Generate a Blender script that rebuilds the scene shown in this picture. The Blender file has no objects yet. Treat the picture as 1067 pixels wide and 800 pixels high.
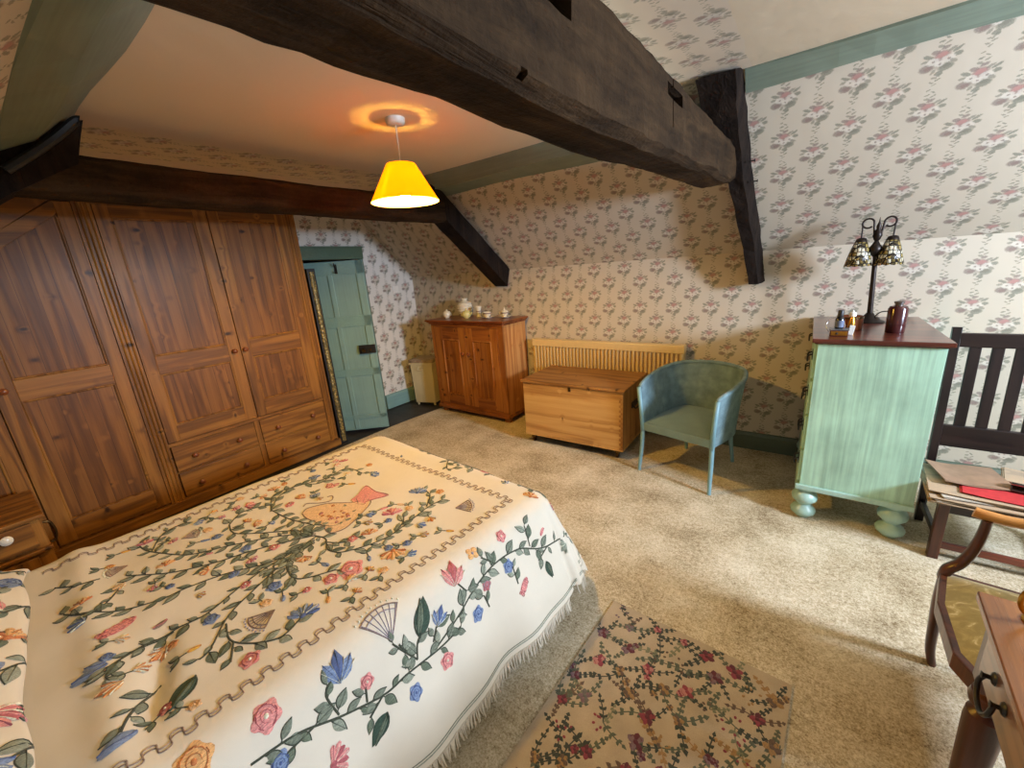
DAY,SECOND,EXPO=255,0,-0.15
import bpy, bmesh, math, random
from mathutils import Vector, Matrix, Euler
R=math.radians; PI=math.pi
SC=bpy.context.scene; COL=SC.collection

class noise:
    """small deterministic value noise"""
    @staticmethod
    def h(i,j,k,s):
        n=(i*73856093)^(j*19349663)^(k*83492791)^(s*2654435761); n&=0xffffffff
        n=((n^(n>>15))*2246822519)&0xffffffff; n=((n^(n>>13))*3266489917)&0xffffffff; n^=n>>16
        return n/2147483648.0-1.0
    @staticmethod
    def noise_vector(p):
        i,j,k=math.floor(p[0]),math.floor(p[1]),math.floor(p[2]); f=[p[0]-i,p[1]-j,p[2]-k]; f=[t*t*(3-2*t) for t in f]; out=[]
        for s in (1,2,3):
            v=0.
            for a in (0,1):
                for b in (0,1):
                    for c in (0,1):
                        v+=noise.h(i+a,j+b,k+c,s)*(f[0] if a else 1-f[0])*(f[1] if b else 1-f[1])*(f[2] if c else 1-f[2])
            out.append(v)
        return Vector(out)
# ------------------------------------------------------------------ helpers
def root(name,label,cat,loc,rz=0,group=None):
    o=bpy.data.objects.new(name,None); COL.objects.link(o); o.empty_display_size=.1
    o.location=loc; o.rotation_euler=(0,0,rz); o['label']=label; o['category']=cat
    if group: o['group']=group
    return o
def wm(o):
    m=Matrix.Translation(o.location)@Euler(o.rotation_euler).to_matrix().to_4x4()
    return wm(o.parent)@m if o.parent else m
def mk(name,bm,mats,parent=None,label=None,smooth=None,local=False,bevel=0,seg=2):
    """bm in world coordinates (or local to parent when local=True)"""
    if parent is not None and not local: bm.transform(wm(parent).inverted())
    if smooth is not None:
        for f in bm.faces: f.smooth=True
    me=bpy.data.meshes.new(name); bm.normal_update(); bm.to_mesh(me); bm.free()
    if not isinstance(mats,(list,tuple)): mats=[mats]
    for m in mats: me.materials.append(m)
    o=bpy.data.objects.new(name,me); COL.objects.link(o)
    if parent is not None: o.parent=parent
    if label: o['label']=label
    if bevel:
        b=o.modifiers.new('b','BEVEL'); b.width=bevel; b.segments=seg; b.limit_method='ANGLE'; b.angle_limit=R(40)
        if hasattr(b,'harden_normals'): b.harden_normals=False
    if smooth is not None and smooth<180:
        es=o.modifiers.new('e','EDGE_SPLIT'); es.split_angle=R(smooth)
    return o
def tag(o,label,cat,group=None,kind=None):
    if label: o['label']=label
    if cat: o['category']=cat
    if group: o['group']=group
    if kind: o['kind']=kind
    return o
def islands(bm):
    seen=set(); out=[]
    for v in bm.verts:
        if v in seen: continue
        st=[v]; seen.add(v); g=[]
        while st:
            w=st.pop(); g.append(w)
            for e in w.link_edges:
                o=e.other_vert(w)
                if o not in seen: seen.add(o); st.append(o)
        out.append(g)
    return out
def mks(name,bm,mats,parent,**k):
    """every loose piece becomes a part of its own"""
    me=bpy.data.meshes.new('t'); bm.verts.ensure_lookup_table(); n=len(islands(bm)); bm.verts.index_update(); idx=[[v.index for v in g] for g in islands(bm)]; bm.to_mesh(me); bm.free(); last=None
    for g in idx:
        b=bmesh.new(); b.from_mesh(me); b.verts.ensure_lookup_table(); keep=set(g)
        bmesh.ops.delete(b,geom=[v for v in b.verts if v.index not in keep],context='VERTS'); last=mk(name,b,mats,parent,**k)
    bpy.data.meshes.remove(me); return last
def struct(name,bm,m,**k):
    o=mk(name,bm,m,**k); o['kind']='structure'; return o
def B(): return bmesh.new()
def box(bm,x0,x1,y0,y1,z0,z1,mi=0,rot=None,piv=None):
    vs=[bm.verts.new((x,y,z)) for z in (z0,z1) for y in (y0,y1) for x in (x0,x1)]
    if rot is not None:
        p=Vector(piv) if piv is not None else Vector(((x0+x1)/2,(y0+y1)/2,(z0+z1)/2))
        for v in vs: v.co=p+rot@(v.co-p)
    fs=[]
    for q in ((0,2,3,1),(4,5,7,6),(0,1,5,4),(2,6,7,3),(0,4,6,2),(1,3,7,5)):
        f=bm.faces.new([vs[i] for i in q]); f.material_index=mi; fs.append(f)
    return vs
def prism(bm,pts,ax,a0,a1,mi=0):
    """polygon pts in the two other axes, extruded along axis ax"""
    def P(p,a):
        if ax==0: return (a,p[0],p[1])
        if ax==1: return (p[0],a,p[1])
        return (p[0],p[1],a)
    A=[bm.verts.new(P(p,a0)) for p in pts]; C=[bm.verts.new(P(p,a1)) for p in pts]
    fs=[bm.faces.new(A),bm.faces.new(C[::-1])]
    n=len(pts)
    for i in range(n): fs.append(bm.faces.new((A[i],C[i],C[(i+1)%n],A[(i+1)%n])))
    for f in fs: f.material_index=mi
    bmesh.ops.recalc_face_normals(bm,faces=fs)
    return A+C
def lathe(bm,prof,c=(0,0,0),n=24,axis=(0,0,1),mi=0,closed=True):
    """prof: (radius, height) from bottom to top"""
    q=Vector((0,0,1)).rotation_difference(Vector(axis).normalized()); c=Vector(c)
    rings=[]; fs=[]
    for r,h in prof:
        r=max(r,1e-4)
        rings.append([bm.verts.new(c+q@Vector((r*math.cos(2*PI*i/n),r*math.sin(2*PI*i/n),h))) for i in range(n)])
    for a,b in zip(rings,rings[1:]):
        for i in range(n): fs.append(bm.faces.new((a[i],a[(i+1)%n],b[(i+1)%n],b[i])))
    if closed:
        fs.append(bm.faces.new(rings[0][::-1])); fs.append(bm.faces.new(rings[-1]))
    for f in fs: f.material_index=mi
    return rings
def tube(bm,pts,rad,n=8,mi=0,flat=None,up=None,cyc=False):
    """pts list, rad number or list; flat=(w,h) section factors"""
    P=[Vector(p) for p in pts]; N=len(P)
    if not isinstance(rad,(list,tuple)): rad=[rad]*N
    rings=[]; pu=Vector(up) if up else None
    for i in range(N):
        a=P[(i-1)%N] if (cyc or i>0) else P[i]; b=P[(i+1)%N] if (cyc or i<N-1) else P[i]
        t=(b-a).normalized()
        u=pu if pu is not None else Vector((0,0,1) if abs(t.z)<.9 else (1,0,0))
        s=t.cross(u)
        if s.length<1e-4: s=t.cross(Vector((0,1,0)))
        s.normalize(); w=s.cross(t).normalized()
        if up is None: pu=w.copy()
        fw,fh=flat if flat else (1,1)
        rings.append([bm.verts.new(P[i]+s*math.cos(2*PI*k/n+PI/n)*rad[i]*fw+w*math.sin(2*PI*k/n+PI/n)*rad[i]*fh) for k in range(n)])
    fs=[]
    M=N if cyc else N-1
    for i in range(M):
        a,b=rings[i],rings[(i+1)%N]
        for k in range(n): fs.append(bm.faces.new((a[k],a[(k+1)%n],b[(k+1)%n],b[k])))
    if not cyc: fs.append(bm.faces.new(rings[0][::-1])); fs.append(bm.faces.new(rings[-1]))
    for f in fs: f.material_index=mi
    bmesh.ops.recalc_face_normals(bm,faces=fs)
    return rings
def catmull(P,n=6,cyc=False):
    P=[Vector(p) for p in P]; out=[]; N=len(P)
    for i in range(N if cyc else N-1):
        g=(lambda k:P[k%N]) if cyc else (lambda k:P[min(max(k,0),N-1)])
        a,b,c,d=g(i-1),g(i),g(i+1),g(i+2)
        for k in range(n):
            t=k/n; out.append(.5*((2*b)+(c-a)*t+(2*a-5*b+4*c-d)*t*t+(3*b-a-3*c+d)*t**3))
    if not cyc: out.append(P[-1])
    return out
def grid(bm,fn,nu,nv,mi=0,uvf=None,flip=False):
    V=[[bm.verts.new(fn(i/nu,j/nv)) for j in range(nv+1)] for i in range(nu+1)]
    uv=bm.loops.layers.uv.verify() if uvf else None
    for i in range(nu):
        for j in range(nv):
            ids=[(i,j),(i+1,j),(i+1,j+1),(i,j+1)]
            if flip: ids=ids[::-1]
            f=bm.faces.new([V[a][b] for a,b in ids]); f.material_index=mi
            if uvf:
                for l,(a,b) in zip(f.loops,ids): l[uv].uv=uvf(a/nu,b/nv)
    return V
def copy_tree(o,parent=None):
    c=o.copy(); COL.objects.link(c); c.parent=parent
    for ch in o.children: copy_tree(ch,c)
    return c
def wobble(bm,amp,sc,seed=0,mask=None):
    for v in bm.verts:
        k=1 if mask is None else mask(v.co)
        if k: v.co+=noise.noise_vector(v.co*sc+Vector((seed,seed*1.7,0)))*amp*k
def subdiv(bm,n): bmesh.ops.subdivide_edges(bm,edges=bm.edges[:],cuts=n,use_grid_fill=True)

# ------------------------------------------------------------------ materials
def lin(c):
    return tuple((x/255/12.92 if x/255<=.04045 else ((x/255+.055)/1.055)**2.4) for x in c)+(1,)
class NT:
    def __init__(s,name):
        s.m=bpy.data.materials.new(name); s.m.use_nodes=True; s.t=s.m.node_tree; s.t.nodes.clear()
        s.out=s.n('ShaderNodeOutputMaterial')
    def n(s,ty,ins=None,**k):
        nd=s.t.nodes.new(ty)
        for a,b in k.items(): setattr(nd,a,b)
        for a,b in (ins or {}).items(): s.set(nd.inputs[a],b)
        return nd
    def set(s,sock,v):
        if isinstance(v,bpy.types.NodeSocket): s.t.links.new(v,sock)
        elif isinstance(v,bpy.types.Node): s.t.links.new(v.outputs[0],sock)
        else: sock.default_value=v
    def math(s,op,a,b=0,c=0):
        return s.n('ShaderNodeMath',{0:a,1:b,2:c},operation=op).outputs[0]
    def mix(s,f,a,b,bl='MIX'):
        nd=s.n('ShaderNodeMix',data_type='RGBA',blend_type=bl)
        s.set(nd.inputs[0],f); s.set(nd.inputs[6],a); s.set(nd.inputs[7],b); return nd.outputs[2]
    def ramp(s,f,stops,interp='LINEAR'):
        nd=s.n('ShaderNodeValToRGB'); s.set(nd.inputs[0],f); cr=nd.color_ramp; cr.interpolation=interp
        while len(cr.elements)<len(stops): cr.elements.new(.5)
        for e,(p,c) in zip(cr.elements,stops): e.position=p; e.color=c if len(c)==4 else tuple(c)+(1,)
        return nd.outputs[0]
    def noise(s,vec,scale,detail=3,rough=.55,dist=0,out=0):
        nd=s.n('ShaderNodeTexNoise',{'Scale':scale,'Detail':detail,'Roughness':rough,'Distortion':dist})
        if vec is not None: s.set(nd.inputs['Vector'],vec)
        return nd.outputs[out]
    def coord(s,w='Object'): return s.n('ShaderNodeTexCoord').outputs[w]
    def mapping(s,vec,loc=(0,0,0),rot=(0,0,0),sc=(1,1,1),ty='POINT'):
        nd=s.n('ShaderNodeMapping',{'Vector':vec,'Location':loc,'Rotation':rot,'Scale':sc},vector_type=ty); return nd.outputs[0]
    def sep(s,v): return s.n('ShaderNodeSeparateXYZ',{0:v}).outputs
    def comb(s,x,y,z=0): return s.n('ShaderNodeCombineXYZ',{0:x,1:y,2:z}).outputs[0]
    def bump(s,h,st=.3,d=.01): return s.n('ShaderNodeBump',{'Height':h,'Strength':st,'Distance':d}).outputs[0]
    def bsdf(s,col,rough=.6,bump=None,**k):
        b=s.n('ShaderNodeBsdfPrincipled',{'Base Color':col,'Roughness':rough})
        if bump is not None: s.set(b.inputs['Normal'],bump)
        for a,v in k.items(): s.set(b.inputs[a.replace('_',' ')],v)
        s.t.links.new(b.outputs[0],s.out.inputs[0]); return b
def plain(name,c,rough=.6,noisy=.08,nsc=25,metal=0,bumpy=0,bsc=80,**k):
    s=NT(name); co=s.coord(); n=s.noise(co,nsc,4)
    c=lin(c); d=tuple(x*(1-noisy*2) for x in c[:3])+(1,); e=tuple(min(1,x*(1+noisy*1.2)) for x in c[:3])+(1,)
    col=s.ramp(n,[(.3,d),(.7,e)])
    b=s.bump(s.noise(co,bsc,4),bumpy,.004) if bumpy else None
    s.bsdf(col,rough,b,Metallic=metal,**k); return s.m
def wood(name,axis,light,mid,dark,plank=None,rough=.48,knots=1.0,gscale=1.0,coat=.04,spec=.28,contrast=1.0):
    """grain along axis 0/1/2; plank=(axis,width) gives glued boards their own tone"""
    s=NT(name); co=s.coord(); xyz=s.sep(co); offs=seam=None
    if plank:
        q=s.math('DIVIDE',xyz[plank[0]],plank[1]); pid=s.math('FLOOR',q)
        wn=s.n('ShaderNodeTexWhiteNoise',{'W':pid},noise_dimensions='1D'); offs=wn.outputs[0]
        fr=s.math('SUBTRACT',q,pid); seam=s.math('LESS_THAN',fr,.035)
        co2=s.n('ShaderNodeVectorMath',{0:co,1:s.n('ShaderNodeVectorMath',{0:wn.outputs[1],3:3.7},operation='SCALE').outputs[0]},operation='ADD').outputs[0]
    else: co2=co
    sc=[7*gscale]*3; sc[axis]=.55*gscale
    p=s.mapping(co2,sc=tuple(sc))
    ks=[4.8]*3; ks[axis]=8.5
    vor=s.n('ShaderNodeTexVoronoi',{'Vector':s.mapping(co2,loc=(.3,.7,.1),sc=tuple(ks)),'Scale':1.0,'Randomness':1.0}).outputs[0]
    warp=s.math('POWER',s.math('SUBTRACT',1,s.math('MINIMUM',s.math('MULTIPLY',vor,3.2),1)),2)
    n1=s.noise(p,1.1,3,.5,.3)
    ringv=s.math('ADD',s.math('MULTIPLY',n1,7*contrast),s.math('MULTIPLY',warp,1.3*knots))
    ring=s.math('POWER',s.math('MULTIPLY',s.math('ADD',s.math('SINE',s.math('MULTIPLY',ringv,4.2)),1),.5),1.6)
    fs=[150]*3; fs[axis]=4
    fine=s.noise(s.mapping(co2,sc=tuple(fs)),1,3,.6)
    mid_=s.noise(s.mapping(co2,sc=tuple(x*.18 for x in fs)),1,3,.6)
    t=s.math('ADD',s.math('MULTIPLY',ring,.30),s.math('ADD',s.math('MULTIPLY',fine,.35),s.math('MULTIPLY',mid_,.45)))
    col=s.ramp(t,[(.28,lin(light)),(.55,lin(mid)),(.85,lin(dark))])
    if offs is not None:
        col=s.mix(s.math('MULTIPLY',offs,.28),col,tuple(x*.6 for x in lin(mid)[:3])+(1,))
        col=s.mix(s.math('MULTIPLY',seam,.6),col,tuple(x*.3 for x in lin(dark)[:3])+(1,))
    big=s.noise(co,2.3,2); col=s.mix(s.math('MULTIPLY',big,.22),col,lin(dark))
    if knots:
        kd=tuple(x*.2 for x in lin(dark)[:3])+(1,)
        core=s.ramp(vor,[(.05,(1,1,1,1)),(.085,(.6,.6,.6,1)),(.13,(0,0,0,1))])
        core=s.math('MULTIPLY',core,s.math('GREATER_THAN',s.noise(co,5,1),.43))
        col=s.mix(s.math('MULTIPLY',core,.9*min(1,knots)),col,kd)
    bp=s.bump(s.math('ADD',fine,ring),.12,.002)
    s.bsdf(col,s.math('ADD',rough-.08,s.math('MULTIPLY',fine,.16)),bp,Coat_Weight=coat,Coat_Roughness=.3,Specular_IOR_Level=spec)
    return s.m
PL,PM,PD=(160,108,42),(128,81,26),(80,48,15)
pineZ=wood('pine_vertical',2,PL,PM,PD)
pineY=wood('pine_horizontal',1,PL,PM,PD)
pinePanel=wood('pine_boarded_panel',2,(148,97,38),(118,72,24),(76,45,14),plank=(1,.085))
cupZ=wood('cupboard_pine_vertical',2,(172,114,52),(148,90,38),(102,56,22))
cupX=wood('cupboard_pine_rail',0,(156,98,44),(128,74,32),(86,46,20))
cupP=wood('cupboard_pine_panel',2,(166,108,50),(140,84,36),(96,52,22),plank=(0,.09))
cupS=wood('cupboard_pine_side_lit',2,(206,150,88),(188,126,68),(140,84,40))  # paler than the front woods: daylight on the side is in the colour
cheX=wood('chest_pine_front',0,(208,168,106),(194,148,86),(150,104,56),gscale=.8)
cheT=wood('chest_pine_lid',0,(166,120,68),(142,98,50),(100,62,30))
cheS=wood('chest_pine_side',2,(190,148,92),(170,122,70),(124,82,42))
mahX=wood('mahogany_top',0,(120,56,36),(92,38,24),(52,20,14),knots=0,rough=.2,coat=.7,gscale=.7)
mahY=wood('mahogany_polished',1,(170,112,56),(138,84,36),(88,50,21),knots=0,rough=.26,coat=.6,gscale=.6)
mahZ=wood('mahogany_legs',2,(104,58,36),(78,40,25),(44,22,15),knots=0,rough=.35,coat=.4)
darkZ=wood('dark_oak_vertical',2,(40,27,24),(30,20,18),(16,11,10),knots=0,rough=.36,coat=.3)
darkX=wood('dark_oak_rail',0,(40,27,24),(30,20,18),(16,11,10),knots=0,rough=.36,coat=.3)
goldwood=wood('light_arm_wood',0,(214,156,84),(190,126,60),(140,86,40),knots=0,rough=.35)
def oak(name,axis,a=(72,53,33),b=(44,31,18),c=(18,12,7)):
    s=NT(name); co=s.coord(); sc=[14]*3; sc[axis]=1.6
    n=s.noise(s.mapping(co,sc=tuple(sc)),1,6,.65,.6); m=s.noise(co,5,5,.6); w=s.noise(co,70,3)
    t=s.math('ADD',s.math('MULTIPLY',n,.65),s.math('ADD',s.math('MULTIPLY',m,.3),s.math('MULTIPLY',w,.12)))
    col=s.ramp(t,[(.36,lin(c)),(.52,lin(b)),(.72,lin(a))])
    s.bsdf(col,.9,s.bump(t,1.0,.03),Specular_IOR_Level=.12); return s.m
oakY=oak('old_oak_beam',1); oakS=oak('old_oak_rafter',2,(44,33,25),(30,22,17),(15,11,9)); 
def paint(name,c,rough=.5,streak=2,amt=.12,edge=0):
    s=NT(name); co=s.coord(); sc=[60]*3; sc[streak]=2.2
    n=s.noise(s.mapping(co,sc=tuple(sc)),1,3,.6); m=s.noise(co,6,4)
    t=s.math('ADD',s.math('MULTIPLY',n,.6),s.math('MULTIPLY',m,.4)); c=lin(c)
    col=s.ramp(t,[(.32,tuple(x*(1-amt*1.6) for x in c[:3])+(1,)),(.66,tuple(min(1,x*(1+amt)) for x in c[:3])+(1,))])
    s.bsdf(col,rough,s.bump(n,.12,.002)); return s.m
greenTrim=paint('sage_green_trim_paint',(112,124,108),.5,0)
greenDoor=paint('blue_green_door_paint',(118,150,146),.45,2,.08)
greenDoorRail=paint('blue_green_door_rail_paint',(112,145,141),.45,1,.08)
skirtPaint=paint('blue_green_skirting_paint',(122,156,152),.45,1,.07)
skirtDark=paint('dark_green_skirting_paint',(86,98,82),.45,0,.08)
mint=paint('mint_brushed_paint',(160,197,174),.45,2,.2)
mintLeg=paint('mint_leg_paint',(158,190,178),.35,2,.06)
creamMetal=plain('cream_radiator_enamel',(214,186,132),.4,.03)
whitePl=plain('white_plastic',(225,220,210),.4,.02)
brass=plain('brass',(190,140,60),.28,.1,metal=1)
agedBrass=plain('aged_brass',(96,74,44),.35,.2,metal=1)
blackIron=plain('black_iron',(22,20,20),.45,.15,bumpy=.3)
bronze=plain('dark_bronze',(46,38,34),.38,.2,metal=.7)
knobW=plain('turned_pine_knob',(120,62,28),.35,.1)
china=plain('cream_china',(222,212,190),.18,.04); chinaY=plain('pale_yellow_china',(206,196,130),.2,.05); chinaP=plain('painted_china_decoration',(130,96,84),.3,.2)
plaster=None
def plasterm(name,c,bs=.25):
    s=NT(name); co=s.coord(); n=s.noise(co,3,5,.6); w=s.noise(co,240,3); c=lin(c)
    col=s.ramp(n,[(.3,tuple(x*.93 for x in c[:3])+(1,)),(.7,c)])
    s.bsdf(col,.9,s.bump(s.math('ADD',s.math('MULTIPLY',n,2),s.math('MULTIPLY',w,.6)),bs,.01)); return s.m
plaster=plasterm('old_cream_plaster',(206,190,154))

# wallpaper: half-drop sprays of roses and leaves, uv in metres
def wallpaper(name,bg=(192,180,160),strength=1.0,limit=None):
    s=NT(name); uv=s.n('ShaderNodeUVMap').outputs[0]
    nz=s.noise(uv,170,3,.6,0,1)
    dv=s.n('ShaderNodeVectorMath',{0:nz,1:(.5,.5,.5)},operation='SUBTRACT').outputs[0]
    dv=s.n('ShaderNodeVectorMath',{0:dv,3:.014},operation='SCALE').outputs[0]
    uvd=s.n('ShaderNodeVectorMath',{0:uv,1:dv},operation='ADD').outputs[0]
    x,y,_=s.sep(uvd)
    W,H=.147,.235
    cx=s.math('FLOOR',s.math('DIVIDE',x,W))
    par=s.math('MODULO',s.math('ADD',cx,1000),2)
    y2=s.math('ADD',y,s.math('ADD',s.math('MULTIPLY',par,H/2),100*H))
    lx=s.math('SUBTRACT',x,s.math('MULTIPLY',s.math('ADD',cx,.5),W))
    ly=s.math('SUBTRACT',s.math('MODULO',y2,H),H/2)
    p=s.comb(s.math('MULTIPLY',lx,88),s.math('MULTIPLY',ly,92))
    mott=s.noise(uv,330,3,.7)
    base=lin(bg); grain=s.noise(uv,900,2)
    col=s.mix(s.math('MULTIPLY',grain,.12),base,tuple(c*.8 for c in base[:3])+(1,))
    G1,G2,G3=(104,106,90),(124,120,104),(118,102,94)
    PK,PK2,WH=(176,126,118),(140,106,100),(208,198,182)
    E=[(0,-.1,3.5,2.9,0,(158,147,130)),(0.1,-9.2,.9,.3,30,G2),(-.9,-8.2,.9,.35,-25,G2),(.8,-7.3,1.0,.35,25,G1),(-.5,-6.3,1.1,.4,-10,G2),(.9,-5.4,1.1,.42,35,G1),(-1.1,10.3,.8,.3,20,G2),(.5,9.2,.9,.3,-30,G1),
       (-1.0,8.2,1.0,.36,15,G1),(.9,7.4,1.1,.38,30,G2),(-.8,6.3,1.2,.5,-20,G2),(.6,5.5,1.4,.7,20,G3),
       (-3.9,2.9,1.9,.75,-25,G1),(-4.6,1.3,1.2,.6,10,G2),(4.3,4.0,1.8,.6,35,G1),(4.7,2.0,1.4,.95,5,G1),(2.6,4.3,1.5,.6,30,G2),(-1.9,4.2,1.5,.9,-10,G3),
       (-3.7,-1.7,2.3,1.7,0,G3),(-3.3,-1.9,1.3,.9,0,(134,112,102)),(2.2,-2.4,2.4,1.6,15,G1),(2.3,-2.0,1.3,.7,10,G2),(.4,-4.5,1.3,.9,20,G1),(-1.4,-3.6,1.1,.6,60,G2),
       (.2,2.5,2.5,2.1,0,PK2),(.2,2.9,1.5,1.0,10,PK),(-1.0,2.1,.7,.5,0,PK),(1.5,1.9,.7,.5,0,G3),(-2.1,.6,1.9,1.5,0,WH),(2.2,.9,2.1,1.6,0,WH),(0,-.7,1.5,1.2,0,WH),(-2.0,.6,.5,.45,0,G3),(2.4,.8,.55,.5,0,G3),(.1,-.8,.45,.4,0,G3),(3.9,-.4,1.4,.7,-30,G2)]
    for ex,ey,rx,ry,rot,c in E:
        m=s.mapping(p,loc=(ex,ey,0),rot=(0,0,R(rot)),sc=(rx,ry,1),ty='TEXTURE')
        d=s.n('ShaderNodeVectorMath',{0:m},operation='LENGTH').outputs[1]
        f=s.n('ShaderNodeMapRange',{0:d,1:.78,2:1.1,3:.92*strength,4:0},clamp=True).outputs[0]
        c1=lin(c)
        f=s.math('MULTIPLY',f,s.n('ShaderNodeMapRange',{0:mott,1:.3,2:.7,3:.5,4:1.0},clamp=True).outputs[0])
        col=s.mix(f,col,c1)
    if limit:  # the paper stops at a worn edge; bare plaster beyond
        ax,lo,hi=limit
        e=s.math('ADD',s.sep(uv)[ax],s.math('MULTIPLY',s.math('SUBTRACT',s.noise(uv,6,3),.5),.05))
        inside=s.math('MULTIPLY',s.math('GREATER_THAN',e,lo),s.math('LESS_THAN',e,hi))
        col=s.mix(inside,lin((206,188,160)),col)
    u=s.noise(uv,5,3)
    s.bsdf(col,.85,s.bump(s.math('ADD',u,s.math('MULTIPLY',grain,.05)),.25,.02)); return s.m
paperW=wallpaper('rose_spray_wallpaper')
paperG=wallpaper('rose_spray_wallpaper_lit',(216,210,200))  # paler, cooler ground: daylight on the gable wall put into the colour

def carpetm():
    s=NT('cream_twist_carpet'); co=s.coord(); n=s.noise(co,125,4,.85); m=s.noise(co,3.2,5,.6); v=s.n('ShaderNodeTexVoronoi',{'Vector':co,'Scale':210.0}).outputs[0]
    n4=s.noise(co,46,3,.7)
    t=s.math('ADD',s.math('MULTIPLY',n,.5),s.math('ADD',s.math('MULTIPLY',m,.3),s.math('MULTIPLY',n4,.25)))
    col=s.ramp(t,[(.42,lin((128,108,78))),(.52,lin((196,180,148))),(.62,lin((230,219,194)))])
    s.bsdf(col,.98,s.bump(n,.8,.006),Specular_IOR_Level=.1); return s.m
carpet=carpetm()
slate=plain('dark_floorboards',(52,50,50),.5,.3,nsc=8,bumpy=.3)
def cloth_m(name,c,sc=900,b=.25,rough=.9,amt=.06):
    s=NT(name); co=s.coord(); w=s.noise(co,sc,2,.6); l=s.noise(co,9,4); c=lin(c)
    col=s.ramp(s.math('ADD',s.math('MULTIPLY',w,.5),s.math('MULTIPLY',l,.5)),[(.3,tuple(x*(1-2*amt) for x in c[:3])+(1,)),(.7,tuple(min(1,x*(1+amt)) for x in c[:3])+(1,))])
    s.bsdf(col,rough,s.bump(s.math('ADD',w,s.math('MULTIPLY',l,2)),b,.003),Sheen_Weight=.15,Specular_IOR_Level=.2); return s.m
spread=cloth_m('cream_cotton_spread',(216,206,186),amt=.03)
def thread(name,c,amt=.42):
    s=NT(name); co=s.coord(); w=s.noise(s.mapping(co,rot=(0,0,.6),sc=(420,90,200)),1,3,.7); c=lin(c)
    col=s.ramp(w,[(.3,tuple(x*(1-amt) for x in c[:3])+(1,)),(.7,tuple(min(1,x*(1+amt*1.3)) for x in c[:3])+(1,))])
    s.bsdf(col,.8,s.bump(w,.9,.003),Sheen_Weight=.1); return s.m
TH_COL=dict(stem=(58,62,46),leaf=(112,118,100),leaf2=(136,141,122),pink=(208,136,128),pinkd=(170,88,90),blue=(114,130,158),blued=(74,90,130),blueg=(104,122,142),orange=(214,162,104),oranged=(184,112,62),yellow=(222,164,60),peach=(222,178,136),brown=(150,128,112),browns=(126,104,92),green=(46,66,50),greenl=(94,104,84),pale=(196,178,150),mauve=(146,134,140),cream=(222,210,182))
TH_KEYS=list(TH_COL); TH={k:i+1 for i,k in enumerate(TH_KEYS)}
threadM=[thread('embroidery_'+k,TH_COL[k]) for k in TH_KEYS]
rugbase=cloth_m('rug_beige_ground',(178,160,134),500,.5,amt=.15)
BULB=2100
# ------------------------------------------------------------------ the room
X0,X1,YB,YF2=-4.25,2.75,3.70,-.66
KZ=1.48
SLB=lambda Y:5.3-Y            # back slope height
SLF=lambda Y:2.2+.76*(Y-.29)  # front slope height
def wallpoly(bm,pts,uvf,mi=0,flip=False):
    vs=[bm.verts.new(p) for p in (pts[::-1] if flip else pts)]
    f=bm.faces.new(vs); f.material_index=mi; uv=bm.loops.layers.uv.verify()
    for l in f.loops: l[uv].uv=uvf(l.vert.co)
    return f
def slab(name,polys,uvf,mat,out,th=.12):
    """polys face the room; each is thickened outward by th"""
    bm=B(); uv=bm.loops.layers.uv.verify(); o=Vector(out)*th
    for pts in polys:
        a=[bm.verts.new(p) for p in pts]; c=[bm.verts.new(Vector(p)+o) for p in pts]
        fs=[bm.faces.new(a),bm.faces.new(c[::-1])]
        n=len(pts)
        for i in range(n): fs.append(bm.faces.new((a[i],c[i],c[(i+1)%n],a[(i+1)%n])))
        for f in fs:
            for l in f.loops: l[uv].uv=uvf(l.vert.co)
        bmesh.ops.recalc_face_normals(bm,faces=fs)
    return struct(name,bm,mat)
rx=lambda pts,x:[(x,a,b) for a,b in pts]
# back wall, low and papered
slab('wall_back',[[(X0,YB,0),(X1,YB,0),(X1,YB,1.6),(X0,YB,1.6)]],lambda c:(c.x,c.z),paperW,(0,1,0))
def bs(name,x0,x1,zc):
    slab(name,[[(x0,YB,1.6),(x1,YB,1.6),(x1,5.3-zc,zc),(x0,5.3-zc,zc)]],lambda c:(c.x,1.6+(c.z-1.6)*1.414+.02),paperW,(0,.7,.7))
bs('ceiling_slope_back',X0,-.78,2.42); bs('ceiling_slope_back',-.78,X1,2.52)
slab('ceiling_slope_front',[[(X0,YF2,KZ),(X1,YF2,KZ),(X1,.71,2.52),(X0,.71,2.52)]],lambda c:(c.x,KZ+(c.y-YF2)*1.25),paperW,(0,-.6,.8))
slab('wall_front',[[(X0,YF2,0),(X1,YF2,0),(X1,YF2,KZ),(X0,YF2,KZ)]],lambda c:(c.x,c.z),paperW,(0,-1,0))
ceilP=wallpaper('ceiling_paper_border',(206,190,154),.75,limit=(0,-3.42,-2.93))
ceilP2=wallpaper('ceiling_paper_border_near',(206,190,168),.8,limit=(0,-.9,-.30))
slab('ceiling',[[(X0,.45,2.42),(-.78,.45,2.42),(-.78,2.88,2.42),(X0,2.88,2.42)]],lambda c:(c.x,c.y),ceilP,(0,0,1),.08)
slab('ceiling',[[(-.78,.60,2.52),(X1,.60,2.52),(X1,2.78,2.52),(-.78,2.78,2.52)]],lambda c:(c.x+.07,c.y),ceilP2,(0,0,1),.08)
bm=B(); box(bm,-.82,-.76,.45,2.95,2.40,2.62); struct('ceiling',bm,plaster)
gt=[(2.93,1.84),(2.93,0),(YB,0),(YB,1.6),(2.88,2.42),(2.1,2.42),(2.1,1.84)]
g1=[(YF2,0),(2.1,0),(2.1,2.42),(.58,2.42),(YF2,KZ)]
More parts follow.
